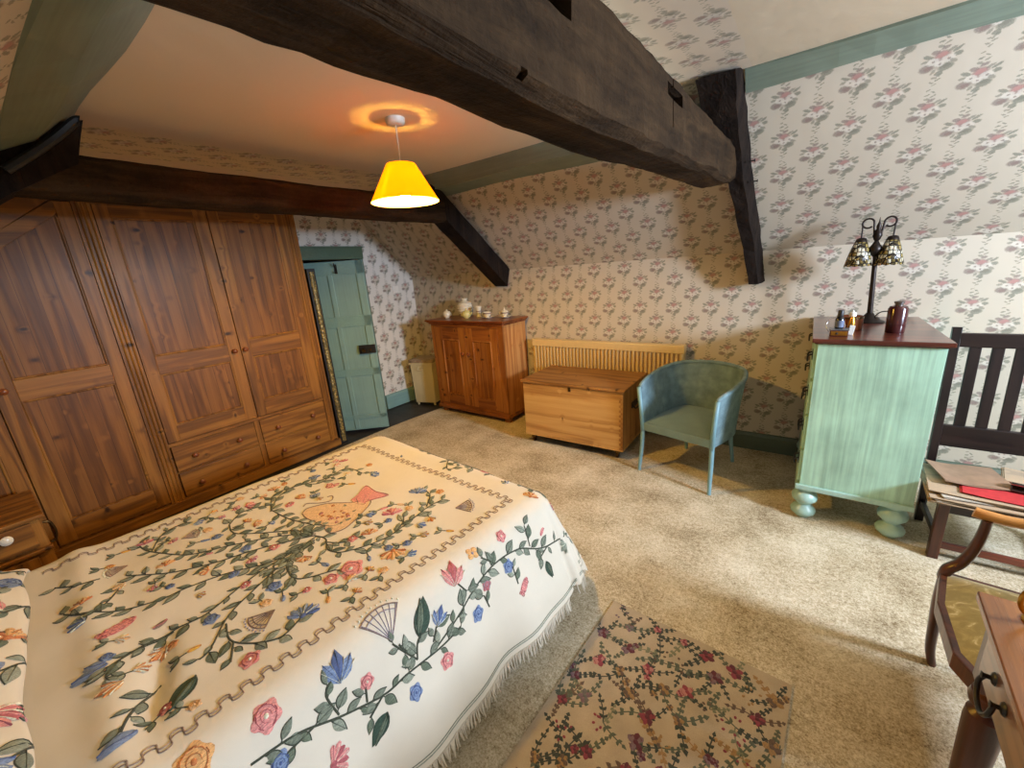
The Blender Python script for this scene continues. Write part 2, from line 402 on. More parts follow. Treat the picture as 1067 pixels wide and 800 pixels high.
slab('wall_left',[rx(g1,X0),rx([(2.1,1.84),(2.93,1.84),(2.93,2.42),(2.1,2.42)],X0),rx([(2.93,0),(YB,0),(YB,1.6),(2.93,2.37)],X0),rx([(2.93,2.37),(2.93,2.42),(2.88,2.42)],X0)],lambda c:(c.y+.03,c.z+.05),paperG,(-1,0,0))
# landing beyond the door
slab('wall_landing',[[(-5.3,1.5,-.02),(-5.3,3.5,-.02),(-5.3,3.5,2.2),(-5.3,1.5,2.2)],[(-4.37,1.5,-.02),(-5.3,1.5,-.02),(-5.3,1.5,2.2),(-4.37,1.5,2.2)],[(-4.37,3.5,-.02),(-5.3,3.5,-.02),(-5.3,3.5,2.2),(-4.37,3.5,2.2)],[(-4.37,1.5,2.2),(-5.3,1.5,2.2),(-5.3,3.5,2.2),(-4.37,3.5,2.2)]],lambda c:(c.y,c.z),plaster,(0,0,.001),1)
# right gable with the window that lights the room
WY0,WY1,WZ0,WZ1=1.4,2.5,1.1,2.2
def gp(a,b,z0,z1): return rx([(a,z0),(b,z0),(b,z1),(a,z1)],X1)
slab('wall_right',[gp(YF2,WY0,0,KZ),gp(WY0,WY1,0,WZ0),gp(WY1,YB,0,1.6),rx([(YF2,KZ),(WY0,KZ),(WY0,2.52),(.70,2.52)],X1),rx([(WY1,1.6),(YB,1.6),(2.78,2.52),(WY1,2.52)],X1),gp(WY0,WY1,WZ1,2.52)],lambda c:(c.y,c.z),paperW,(1,0,0),.25)
t=root('window_1','white painted sash window in the right gable wall','window',(X1+.1,(WY0+WY1)/2,WZ0)); t['kind']='structure'; del t['category']
bm=B()
for y in (WY0,WY1-.06): box(bm,X1+.05,X1+.12,y,y+.06,WZ0,WZ1)
for z in (WZ0,WZ1-.06,(WZ0+WZ1)/2-.02): box(bm,X1+.05,X1+.12,WY0,WY1,z,z+.05)
box(bm,X1+.06,X1+.11,(WY0+WY1)/2-.015,(WY0+WY1)/2+.015,WZ0,WZ1)
mk('window_frame',bm,plain('white_gloss_paint',(225,225,218),.3,.02),t)
bm=B(); box(bm,X1-.04,X1+.2,WY0-.05,WY1+.05,WZ0-.03,WZ0); mk('window_sill',bm,greenTrim,t)
bm=B(); box(bm,X1+.083,X1+.087,WY0+.03,WY1-.03,WZ0+.03,WZ1-.03)
gm=NT('window_glass'); gm.bsdf((1,1,1,1),0,None,Transmission_Weight=1.0,IOR=1.0,Specular_IOR_Level=0.1); mk('glass_pane',bm,gm.m,t)
# floors
def floorx(y): return -3.66+.03*math.sin(y*2.1)+.06*max(0,y-2.9)
bm=B(); grid(bm,lambda u,v:(floorx(YF2+(YB-YF2)*v)+(X1-floorx(YF2+(YB-YF2)*v))*u,YF2+(YB-YF2)*v,0),30,20); f=struct('floor',bm,carpet,label='cream twist pile carpet')
bm=B(); box(bm,-5.3,-3.3,YF2,YB,-.06,-.012); struct('floor',bm,slate,label='dark bare boards by the door')
# skirtings
bm=B(); prism(bm,[(3.70,0),(3.672,0),(3.672,.12),(3.682,.14),(3.70,.145)],0,X0,X1); struct('baseboard_back',bm,skirtDark)
bm=B(); prism(bm,[(X0,0),(X0+.028,0),(X0+.028,.155),(X0+.018,.175),(X0,.18)],1,3.0,3.67); 
struct('baseboard_left',bm,skirtPaint)
# purlins, painted green
def trimb(name,prof,x0,x1,seed,m=greenTrim):
    bm=B(); n=24; rings=[]
    for i in range(n+1):
        x=x0+(x1-x0)*i/n
        rings.append([bm.verts.new((x,y+.006*math.sin(x*5+k+seed),z+.006*math.sin(x*4.1+k*2+seed))) for k,(y,z) in enumerate(prof)])
    m2=len(prof)
    for a,b in zip(rings,rings[1:]):
        for k in range(m2): bm.faces.new((a[k],a[(k+1)%m2],b[(k+1)%m2],b[k]))
    bm.faces.new(rings[0]); bm.faces.new(rings[-1][::-1]); bmesh.ops.recalc_face_normals(bm,faces=bm.faces[:])
    return struct(name,bm,m)
trimb('trim_1',[(2.70,2.45),(2.70,2.30),(2.985,2.295),(3.02,2.33),(2.90,2.45)],-4.2,-.66,0)
trimb('trim_2',[(2.775,2.535),(2.765,2.51),(2.845,2.432),(2.875,2.45),(2.82,2.535)],-.40,X1-.02,2)
trimb('trim_3',[(.60,2.44),(.59,2.405),(.42,2.25),(.28,2.185),(.22,2.22),(.45,2.44)],-2.9,X1-.02,4)
# ---- trusses of old oak
def ysec(bm,sec,noisef,amp):
    """sec: list of (y, zbot, ztop, x0, x1)"""
    rings=[]
    for y,zb,zt,xa,xb in sec:
        r=[]
        for (x,z) in [(xa,zb+.012),(xa+.03,zb),(xb-.03,zb),(xb,zb+.02),(xb,(zb+zt)/2),(xb,zt-.02),(xb-.03,zt),(xa+.03,zt),(xa,zt-.02),(xa,(zb+zt)/2)]:
            p=Vector((x,y,z)); p+=noise.noise_vector(p*Vector((8,3,8)))*amp+noise.noise_vector(p*22)*amp*.35; r.append(bm.verts.new(p))
        rings.append(r)
    n=len(rings[0])
    for a,b in zip(rings,rings[1:]):
        for k in range(n): f=bm.faces.new((a[k],a[(k+1)%n],b[(k+1)%n],b[k]))
    bm.faces.new(rings[0]); bm.faces.new(rings[-1][::-1]); bmesh.ops.recalc_face_normals(bm,faces=bm.faces[:])
def interp(tab,y):
    for (a,va),(b,vb) in zip(tab,tab[1:]):
        if y<=b: return va+(vb-va)*max(0,(y-a))/(b-a)
    return tab[-1][1]
lo=[(-.5,1.90),(.48,1.909),(.93,1.917),(1.38,1.931),(1.96,1.963),(2.5,1.985),(2.88,2.0),(3.1,2.03)]
hi=[(-.5,2.17),(.9,2.18),(1.12,2.195),(1.41,2.195),(1.8,2.215),(2.13,2.212),(2.4,2.2),(2.8,2.22),(3.1,2.2)]
t=root('oak_truss','heavy dark oak tie beam with empty mortises crossing above the armchair','roof truss',(-.5,1.6,1.9)); t['kind']='structure'; del t['category']
bm=B(); ysec(bm,[(-.5+3.62*i/72,interp(lo,-.5+3.62*i/72),interp(hi,-.5+3.62*i/72),-.64,-.45) for i in range(73)],None,.012)
tie=mk('tie_beam',bm,oakY,t)
def cut(o,boxes):
    for a in boxes:
        bm=B(); box(bm,*a); me=bpy.data.meshes.new('c'); bm.transform(wm(o.parent).inverted()) if o.parent else None; bmesh.ops.recalc_face_normals(bm,faces=bm.faces[:]); bm.to_mesh(me); bm.free()
        c=bpy.data.objects.new('c',me); COL.objects.link(c); c.parent=o.parent
        m=o.modifiers.new('bool','BOOLEAN'); m.operation='DIFFERENCE'; m.object=c; m.solver='FAST'
        bpy.context.view_layer.update(); dg=bpy.context.evaluated_depsgraph_get()
        new=bpy.data.meshes.new_from_object(o.evaluated_get(dg)); o.modifiers.remove(m)
        def ext(me_): ys=[v.co.y for v in me_.vertices]; return (max(ys)-min(ys)) if ys else 0
        if len(new.polygons)>=len(o.data.polygons) and abs(ext(new)-ext(o.data))<.02: o.data=new
        bpy.data.objects.remove(c)
cut(tie,[(-.53,-.38,.80,.90,2.075,2.135),(-.53,-.38,1.60,1.79,2.125,2.165),(-.49,-.38,.70,.722,1.925,1.94),(-.47,-.38,1.665,1.675,2.04,2.2)])
for f in tie.data.polygons: f.use_smooth=False
def rafter(name,rings,t,label=None):
    """rings: list of 4-corner sections"""
    bm=B(); n=len(rings); out=[]
    for r0,r1 in zip(rings,rings[1:]):
        for k in range(8):
            s=k/8; out.append([Vector(a).lerp(Vector(b),s) for a,b in zip(r0,r1)])
    out.append([Vector(a) for a in rings[-1]])
    R_=[]
    for r in out:
        q=[]
        for i in range(4):
            a,b=r[i],r[(i+1)%4]
            for s in (0,.5):
                p=a.lerp(b,s); q.append(bm.verts.new(p+noise.noise_vector(p*9)*.006+noise.noise_vector(p*27)*.003))
        R_.append(q)
    for a,b in zip(R_,R_[1:]):
        for k in range(8): bm.faces.new((a[k],a[(k+1)%8],b[(k+1)%8],b[k]))
    bm.faces.new(R_[0]); bm.faces.new(R_[-1][::-1]); bmesh.ops.recalc_face_normals(bm,faces=bm.faces[:])
    return mk(name,bm,oakS,t,label)
rafter('rafter',[[(-.62,2.665,2.50),(-.428,2.668,2.50),(-.406,2.80,2.54),(-.62,2.80,2.54)],[(-.60,2.80,2.34),(-.425,2.80,2.33),(-.395,2.97,2.32),(-.60,2.97,2.33)],[(-.50,3.107,2.023),(-.413,3.138,1.992),(-.371,3.30,1.985),(-.50,3.30,1.99)],[(-.43,3.47,1.62),(-.36,3.50,1.60),(-.325,3.70,1.60),(-.43,3.70,1.60)],[(-.387,3.56,1.361),(-.325,3.56,1.359),(-.295,3.70,1.377),(-.387,3.70,1.37)]],t)
bm=B(); 
for (x,y,z) in [(-.385,3.05,2.12),(-.375,3.16,2.02)]: lathe(bm,[(.004,0),(.004,.03),(.009,.03),(.009,.034)],(x,y,z),8,(1,0,0))
mks('nail',bm,blackIron,t)
rafter('rafter',[[(-.62,-.3,1.75),(-.45,-.3,1.75),(-.45,-.4,1.62),(-.62,-.4,1.62)],[(-.62,.35,2.25),(-.45,.35,2.25),(-.45,.3,2.2),(-.62,.3,2.2)]],t)
t=root('oak_truss','dark oak tie beam and rafter above the tall pine wardrobe','roof truss',(-2.75,1.2,2.04)); t['kind']='structure'; del t['category']
bm=B(); ysec(bm,[(-.5+3.3*i/60,2.04-.004*math.sin(i*.3),2.222,-2.84,-2.67) for i in range(61)],None,.006); mk('tie_beam',bm,oakY,t)
rafter('rafter',[[(-2.84,2.64,2.33),(-2.67,2.64,2.33),(-2.67,2.66,2.06),(-2.84,2.66,2.06)],[(-2.84,2.787,2.283),(-2.67,2.787,2.283),(-2.67,2.80,2.06),(-2.84,2.80,2.06)],[(-2.84,3.69,1.63),(-2.67,3.70,1.61),(-2.67,3.64,1.43),(-2.84,3.64,1.43)]],t)
rafter('rafter',[[(-2.84,.58,2.36),(-2.66,.58,2.36),(-2.66,.52,2.18),(-2.84,.52,2.18)],[(-2.84,.30,2.27),(-2.66,.30,2.27),(-2.66,.30,2.04),(-2.84,.30,2.04)],[(-2.84,-.4,1.72),(-2.66,-.4,1.72),(-2.66,-.4,1.5),(-2.84,-.4,1.5)]],t)
bm=B(); tube(bm,catmull([(-2.64,.30,2.12),(-2.63,.40,2.20),(-2.62,.48,2.27),(-2.62,.545,2.335),(-2.62,.56,2.34)],4),[.018]*14+[.02,.024,.02],8); mk('iron_strap',bm,blackIron,t)

# door and its frame
t=root('door_1','blue-green panelled ledged door standing ajar beside the wardrobe','door',(-4.2,2.06,.0),math.atan2(.505,.55)); t['kind']='structure'; del t['category']
def ubox(bm,x0,x1,y0,y1,z0,z1): box(bm,x0,x1,y0,y1,z0,z1)
dm=.747; bm=B(); box(bm,0,dm,0,.022,.03,1.80); mk('door_boards',bm,greenDoor,t,local=True)
bm=B()
for z0,z1 in [(.03,.045),(.15,.195),(.63,.71),(1.15,1.26),(1.67,1.80)]: box(bm,0,dm,-.012,0,z0,z1)
mks('door_rail',bm,greenDoorRail,t,local=True,bevel=.003)
bm=B()
for x0,x1 in [(0,.1),(dm-.075,dm)]: box(bm,x0,x1,-.012,0,.15,1.8)
box(bm,.395,.44,-.0118,0,.045,1.7); mks('door_stile',bm,greenDoor,t,local=True,bevel=.003)
bm=B(); box(bm,dm-.165,dm-.0,-.035,-.012,.865,.955); lk=mk('rim_lock',bm,blackIron,t,local=True,bevel=.004)
bm=B(); lathe(bm,[(.006,0),(.008,.02),(.02,.03),(.022,.04),(.012,.052),(.001,.054)],(dm-.115,-.035,.905),16,(0,-1,0)); lathe(bm,[(.009,0),(.012,.008),(.001,.009)],(dm-.05,-.035,.905),12,(0,-1,0)); mk('lock_knob',bm,agedBrass,lk,local=True) if False else mk('door_handle',bm,agedBrass,t,local=True)
bm=B(); box(bm,.475,.50,-.016,-.010,1.68,1.77); tube(bm,[(.4875,-.014,1.75),(.4875,-.05,1.76),(.4875,-.06,1.78)],.006,8); tube(bm,[(.4875,-.014,1.70),(.4875,-.04,1.69),(.4875,-.05,1.71)],.006,8); mk('coat_hook',bm,blackIron,t,local=True)
bm=B(); box(bm,-4.30,-4.222,2.04,2.995,1.84,1.965); box(bm,-4.30,-4.222,2.93,2.985,0,1.84); box(bm,-4.30,-4.222,2.04,2.10,0,1.84); box(bm,-4.222,-4.212,2.04,3.0,1.955,1.975)
struct('trim_4',bm,paint('dark_green_frame_paint',(78,98,76),.5,0,.1),bevel=.003)

# ------------------------------------------------------------------ wardrobe
t=root('fitted_wardrobe','long fitted pine wardrobe with panelled doors and small drawers below the beam','wardrobe',(-3.95,.8,0))
XF=-3.77
bm=B(); prism(bm,[(-.46,.0),(2.025,.0),(2.025,2.215),(.36,2.215),(-.46,1.60)],0,-4.23,XF-.022); mk('carcass',bm,pineZ,t)
bm=B(); box(bm,XF-.03,XF+.018,-.46,2.045,0,.072); mk('plinth',bm,pineY,t,bevel=.003)
bm=B()
box(bm,XF-.022,XF,1.955,2.03,.072,2.215); box(bm,XF-.022,XF,.647,.733,.072,2.215); box(bm,XF-.022,XF,-.02,.055,.072,1.9)
for y in (.668,.692,.716): tube(bm,[(XF,y,.072),(XF,y,2.2)],.006,6)
for y in (1.965,1.985,2.012): tube(bm,[(XF,y,.072),(XF,y,2.2)],.0055,6)
mks('face_frame_stile',bm,pineZ,t)
bm=B(); box(bm,XF-.022,XF,.733,1.955,.503,.528); box(bm,XF-.022,XF,.733,1.955,2.195,2.215); box(bm,XF-.022,XF,.733,1.955,.283,.293); box(bm,XF-.022,XF,.733,1.955,.072,.082)
prism(bm,[(-.46,1.42),(.07,1.83),(.555,2.20),(.647,2.20),(.647,2.215),(.36,2.215),(-.46,1.60)],0,XF-.022,XF)
mks('face_frame_rail',bm,pineY,t)
bm=B(); box(bm,XF-.022,XF-.001,1.322,1.36,.072,.503); mk('drawer_divider',bm,pineZ,t)
def knob(bm,x,y,z,s=1.0,ax=(1,0,0)): lathe(bm,[(.009*s,0),(.008*s,.008*s),(.012*s,.014*s),(.019*s,.020*s),(.019*s,.028*s),(.012*s,.034*s),(.001,.036*s)],(x,y,z),14,ax)
def door(y0,y1,z0,z1,sl,sr,rails,knobs,diag=None,rz=None):
    """stile widths sl, sr; rails as z intervals; panels between"""
    xf=XF+.002
    bm=B(); top=z1 
    if diag:
        (ya,za),(yb,zb)=diag; zd=lambda y: min(z1,za+(zb-za)*(y-ya)/(yb-ya))
    else: zd=lambda y:z1
    prism(bm,[(y0+sl,z0+.01),(y1-sr,z0+.01),(y1-sr,zd(y1-sr)-.01)]+([(yb,zb-.01)] if diag else [])+[(y0+sl,zd(y0+sl)-.01)],0,xf-.018,xf-.012)
    d=mk('door',bm,pinePanel,t)
    bm=B(); prism(bm,[(y0,z0),(y0+sl,z0),(y0+sl,zd(y0+sl)),(y0,zd(y0))],0,xf-.02,xf); prism(bm,[(y1-sr,z0),(y1,z0),(y1,z1),(y1-sr,z1)],0,xf-.02,xf)
    mks('door_stile',bm,pineZ,d,bevel=.002) 
    bm=B()
    for a,b in rails:
        if diag and b>z1-.01:
            w=.085
            prism(bm,[(y0+sl,zd(y0+sl)-w),(yb,zb-w),(y1-sr,zb-w*.7),(y1-sr,zb),(yb,zb),(y0+sl,zd(y0+sl))],0,xf-.02,xf-.0005)
        else: box(bm,xf-.02,xf-.0005,y0+sl,y1-sr,a,b)
    mks('door_rail',bm,pineY,d,bevel=.002)
    # moulding bead round each panel
    bm=B(); rr=sorted(rails)
    for (a,b),(c,e) in zip(rr,rr[1:]):
        zt=c
        for y in (y0+sl+.006,y1-sr-.006):
            zz=(zd(y)-.09 if (diag and e>z1-.01) else zt)
            tube(bm,[(xf-.008,y,b),(xf-.008,y,zz)],.0075,6)
        tube(bm,[(xf-.008,y0+sl,b+.006),(xf-.008,y1-sr,b+.006)],.0075,6)
        if not(diag and e>z1-.01): tube(bm,[(xf-.008,y0+sl,zt-.006),(xf-.008,y1-sr,zt-.006)],.0075,6)
    mk('panel_moulding',bm,pineZ,d,smooth=60)
    for y,z in knobs:
        bm=B(); knob(bm,xf,y,z,1.0); mk('knob',bm,knobW,d,smooth=40)
door(.737,1.360,.532,2.192,.075,.085,[(.532,.655),(1.047,1.18),(2.112,2.192)],[(1.312,1.123)])
door(1.366,1.952,.532,2.192,.075,.09,[(.532,.665),(1.05,1.195),(2.127,2.192)],[(1.392,1.123)])
door(.060,.643,.092,2.192,.085,.072,[(.092,.235),(1.05,1.178),(2.11,2.192)],[(.098,1.127)],diag=((.06,1.83),(.555,2.192)))
door(-.42,.052,.092,1.74,.07,.065,[(.092,.235),(1.05,1.178),(1.66,1.74)],[],diag=((-.42,1.46),(-.02,1.74)))
for (y0,y1,z0,z1,ks) in [(.741,1.318,.297,.499,(.868,1.182)),(1.364,1.951,.297,.499,(1.495,1.819)),(.741,1.318,.086,.28,(.861,1.184)),(1.364,1.951,.086,.28,(1.50,1.824))]:
    bm=B(); box(bm,XF-.02,XF+.003,y0,y1,z0,z1); d=mk('drawer',bm,pineY,t,bevel=.003)
    for y in ks:
        bm=B(); knob(bm,XF+.003,y,(.393 if z0>.2 else .167),1.0); mk('knob',bm,knobW,d,smooth=40)

# tall gilt-edged frame leaning between wardrobe and door
t=root('leaning_frame','tall slim frame with gilt patterned edge and black borders between wardrobe and door','picture frame',(-4.0,2.105,0))
bm=B(); box(bm,-4.18,-3.80,2.068,2.145,-.008,1.74); mk('frame_border',bm,blackIron,t,bevel=.003)
s=NT('gilt_moulding'); co=s.coord(); v=s.n('ShaderNodeTexVoronoi',{'Vector':s.mapping(co,sc=(60,60,45)),'Scale':1.0}).outputs[0]
s.bsdf(s.ramp(v,[(.2,lin((170,146,84))),(.6,lin((92,80,46)))]),.45,s.bump(v,.8,.005),Metallic=.4)
bm=B(); tube(bm,[(-3.801,2.107,.01),(-3.801,2.107,1.71)],.024,10,flat=(1,.6)); mk('gilt_strip',bm,s.m,t,smooth=60)

# bedside chest at far left
t=root('bedside_chest','small pine bedside chest with a white drawer knob left of the bed','bedside cabinet',(-3.35,-.2,0))
bm=B(); box(bm,-3.58,-3.115,-.40,.025,.04,.545); mk('carcass',bm,pineZ,t,bevel=.003)
bm=B(); box(bm,-3.60,-3.095,-.42,.042,.545,.565); mk('top',bm,pineY,t,bevel=.005)
bm=B(); box(bm,-3.115,-3.10,-.36,-.01,.40,.535); d=mk('drawer',bm,pineY,t,bevel=.003)
bm=B(); knob(bm,-3.10,-.10,.50,1.2); mk('knob',bm,china,d,label='white china knob',smooth=40)
bm=B(); box(bm,-3.12,-3.092,-.40,.03,.365,.385); mk('waist_moulding',bm,pineY,t,bevel=.004)
bm=B(); box(bm,-3.115,-3.10,-.36,-.03,.10,.35); box(bm,-3.10,-3.094,-.36,-.30,.1,.35);box(bm,-3.10,-3.094,-.09,-.03,.1,.35); mk('door',bm,pineZ,t,bevel=.003)
bm=B(); tube(bm,catmull([(-3.16,.028,.50),(-3.16,.05,.49),(-3.16,.058,.44),(-3.16,.05,.39),(-3.16,.028,.38)],4),.007,8); mk('handle',bm,agedBrass,t,smooth=60)
bm=B(); box(bm,-3.59,-3.105,-.41,.035,0,.05); mk('plinth',bm,pineY,t,bevel=.003)

# ------------------------------------------------------------------ pine cupboard
t=root('pine_cupboard','waist-high two-door pine cupboard holding china, in the back corner','cupboard',(-3.02,3.48,0),-.012)
L=lambda bm,n,m,p=None,**k: mk(n,bm,m,p or t,local=True,**k)
w,d0,d1=.525,-.215,.19
bm=B(); box(bm,-w,w,d0+.02,d1,.07,1.065); L(bm,'carcass',cupS)
bm=B(); box(bm,-w,-w+.07,d0,d0+.02,.12,1.045); box(bm,w-.07,w,d0,d0+.02,.12,1.045); mks('face_stile',bm,cupZ,t,local=True,bevel=.002)
bm=B(); box(bm,-w,w,d0,d0+.02,1.03,1.065); box(bm,-w,w,d0,d0+.02,.07,.125); box(bm,-w-.012,w+.012,d0-.015,d1,.055,.095); mks('plinth_rail',bm,cupX,t,local=True,bevel=.004)
bm=B(); 
box(bm,-w-.045,w+.045,d0-.05,d1+.005,1.09,1.108); box(bm,-w-.03,w+.03,d0-.035,d1+.003,1.076,1.09); box(bm,-w-.015,w+.015,d0-.02,d1+.002,1.06,1.077); L(bm,'moulded_top',wood('cupboard_top_pine',0,(150,84,44),(118,60,30),(80,38,18),knots=.5,rough=.3),bevel=.005)
for sx in (-1,1):
    a,b=(-w+.072,-.003) if sx<0 else (.003,w-.072)
    bm=B(); box(bm,a+.09,b-.09,d0+.006,d0+.012,.2,.9); dd=L(bm,'door',cupP)
    bm=B(); box(bm,a,a+.1,d0-.002,d0+.018,.128,1.028); box(bm,b-.1,b,d0-.002,d0+.018,.128,1.028); mks('door_stile',bm,cupZ,dd,local=True,bevel=.002)
    bm=B(); box(bm,a+.1,b-.1,d0-.0015,d0+.018,.128,.245); box(bm,a+.1,b-.1,d0-.0015,d0+.018,.885,1.028); mks('door_rail',bm,cupX,dd,local=True,bevel=.002)
    bm=B()
    P=[(a+.1,.245),(b-.1,.245),(b-.1,.885),(a+.1,.885)]
    for k in range(4): p,q=P[k],P[(k+1)%4]; tube(bm,[(p[0],d0+.0,p[1]),(q[0],d0+.0,q[1])],.009,6)
    mk('panel_moulding',bm,cupZ,dd,local=True,smooth=60)
    bm=B(); knob(bm,(-.045 if sx<0 else .045),d0-.002,.74,1.1,(0,-1,0)); mk('knob',bm,knobW,dd,local=True,smooth=40)
for sx in (-1,1):
    for y in (d0+.05,d1-.05):
        bm=B(); lathe(bm,[(.03,0),(.042,.015),(.042,.035),(.03,.05),(.035,.06)],(sx*(w-.05),y,0),16); L(bm,'leg',cupZ,smooth=40)
# china on the cupboard
ZC=1.108
def cup_(bm,c,r,h,mi=0,handle=None,foot=.5):
    lathe(bm,[(r*foot,0),(r*foot,.004),(r*foot*.9,.006),(r*.8,h*.35),(r,h),(r*.96,h),(r*.7,h*.35),(r*.3,.01)],c,20,mi=mi,closed=False)
t=root('sugar_bowl','small white lidded china bowl at the left end of the cupboard top','bowl',(-3.435,3.44,ZC))
bm=B(); lathe(bm,[(.02,0),(.022,.004),(.036,.02),(.042,.038),(.036,.052)],(0,0,0),20); L(bm,'bowl',china,smooth=50)
bm=B(); lathe(bm,[(.037,.052),(.03,.062),(.012,.068),(.006,.072),(.009,.08),(.001,.084)],(0,0,0),20); L(bm,'lid',china,smooth=50)
bm=B(); 
for s_ in (-1,1): tube(bm,catmull([(s_*.04,0,.045),(s_*.055,0,.045),(s_*.055,0,.025),(s_*.04,0,.022)],4),.003,6)
mks('handle',bm,china,t,local=True,smooth=60)
t=root('ribbed_vase','tall round white vase with horizontal ribs behind the small bowls','vase',(-3.29,3.60,ZC))
pr=[(.045,0)]
for i in range(40):
    h=.004+.15*i/39; r=.045+.036*math.sin(min(1,h/.13)*PI*.72+.1); r+=.0035*math.sin(h*260); 
    if h>.125: r=min(r,.078-(h-.125)*1.9)
    pr.append((r*.93,h))
pr+=[(.03,.160),(.033,.172),(.028,.172),(.024,.15)]
bm=B(); lathe(bm,pr,(0,0,0),28,closed=False); L(bm,'vase_body',china,smooth=80)
t=root('yellow_pot','small pale yellow china pot with a lid in front of the vase','teapot',(-3.12,3.43,ZC))
bm=B(); lathe(bm,[(.022,0),(.025,.004),(.042,.02),(.047,.038),(.04,.056)],(0,0,0),20); L(bm,'bowl',chinaY,smooth=50)
bm=B(); lathe(bm,[(.041,.055),(.03,.068),(.01,.074),(.006,.08),(.01,.088),(.001,.092)],(0,0,0),20); L(bm,'lid',chinaY,smooth=50)
bm=B(); tube(bm,catmull([(.04,0,.03),(.06,0,.04),(.068,0,.06)],4),.006,8); L(bm,'spout',chinaY,smooth=60)
bm=B(); tube(bm,catmull([(-.04,0,.05),(-.065,0,.048),(-.06,0,.022),(-.04,0,.02)],4),.0035,6); L(bm,'handle',chinaY,smooth=60)
t=root('bud_vase','slim white china beaker standing right of the ribbed vase','vase',(-3.04,3.55,ZC))
bm=B(); lathe(bm,[(.026,0),(.027,.005),(.02,.015),(.022,.06),(.030,.10),(.028,.10),(.018,.06),(.012,.02)],(0,0,0),20,closed=False); L(bm,'vase_body',china,smooth=50)
bm=B(); lathe(bm,[(.0235,.05),(.0245,.058)],(0,0,0),20,closed=False); L(bm,'painted_band',chinaP,smooth=50)
for nm,lb,lc,yy,rr in (('teacup','white china teacup on a saucer in the middle right of the cupboard top',(-2.86,3.50),.0,.038),('lidded_cup','white lidded china cup on a saucer nearest the right end of the cupboard','',.0,.036)):
    if nm=='teacup': loc=(-2.86,3.48,ZC)
    else: loc=(-2.66,3.53,ZC)
    t=root(nm,lb,'cup',loc)
    bm=B(); lathe(bm,[(.03,0),(.032,.003),(.062,.010),(.064,.012),(.03,.006),(.001,.005)],(.01,0,0),24,closed=False); L(bm,'saucer',china,smooth=50)
    bm=B(); cup_(bm,(0,0,.006),rr,.048); L(bm,'cup_body',china,smooth=50)
    bm=B(); tube(bm,catmull([(-rr*.95,0,.045),(-rr-.018,0,.042),(-rr-.016,0,.022),(-rr*.8,0,.02)],4),.0035,6); L(bm,'handle',china,smooth=60)
    if nm!='teacup':
        bm=B(); lathe(bm,[(rr,.054),(rr*.7,.064),(.008,.070),(.006,.078),(.01,.086),(.001,.09)],(0,0,0),20); L(bm,'lid',china,smooth=50)
    bm=B(); lathe(bm,[(rr*.97,.036),(rr*1.0,.044)],(0,0,.002),20,closed=False); L(bm,'painted_band',chinaP,smooth=50)

for o in bpy.data.objects:
    if o.name.split('.')[0] in ('sugar_bowl','ribbed_vase','yellow_pot','bud_vase','teacup','lidded_cup'): o.scale=(1.2,1.2,1.2)
# linen bin
t=root('linen_bin','cream painted linen bin with a padded lid left of the pine cupboard','laundry bin',(-3.93,3.44,0),math.atan2(.09,.31))
crm=paint('cream_bin_paint',(206,192,152),.5,2,.06)
bm=B(); vs=box(bm,-.155,.155,-.10,.16,.025,.535)
for v in vs:
    if v.co.z<.1: v.co.x*=.93; v.co.y*=.93
L(bm,'bin_body',crm,bevel=.006)
bm=B(); box(bm,-.168,.168,-.115,.17,.53,.552); L(bm,'lid_board',crm,bevel=.004)
bm=B(); box(bm,-.165,.165,-.112,.168,.552,.59); subdiv(bm,5)
for v in bm.verts:
    if v.co.z>.58: v.co.z+=.012*math.cos(v.co.x*9)*math.cos((v.co.y-.03)*10)
L(bm,'lid_cushion',cloth_m('faded_bin_cushion',(150,130,106),60,.3,amt=.25),smooth=180)
bm=B(); tube(bm,catmull([(-.03,-.106,.50),(-.03,-.125,.49),(-.03,-.125,.465),(.03,-.125,.465),(.03,-.125,.49),(.03,-.106,.50)],3),.004,6); L(bm,'handle',crm,smooth=60)
for sx in (-1,1):
    for y in (-.07,.13): bm=B(); lathe(bm,[(.012,-.01),(.016,.03)],(sx*.12,y,0),10); L(bm,'leg',crm)

# light switch
t=root('light_switch','small white light switch on the papered wall right of the door','light switch',(X0+.004,3.40,1.46))
bm=B(); box(bm,X0,X0+.010,3.355,3.445,1.42,1.505); mk('switch_plate',bm,whitePl,t,bevel=.003)
bm=B(); box(bm,X0+.010,X0+.016,3.39,3.41,1.45,1.475); mk('rocker',bm,whitePl,t,bevel=.002)

# ------------------------------------------------------------------ radiator
t=root('panel_radiator','long cream fluted radiator on the back wall behind the pine chest','radiator',(-1.6,3.63,.13))
bm=B(); n=40; x0,x1=-2.366,-.83; P=[]
for i in range(n):
    a=x0+.01+(x1-x0-.02)*i/n; st=(x1-x0-.02)/n
    P+=[(a,3.614),(a+st*.45,3.614),(a+st*.55,3.588),(a+st*.9,3.588)]
P=[(x0,3.65),(x0,3.608)]+P+[(x1,3.608),(x1,3.65)]
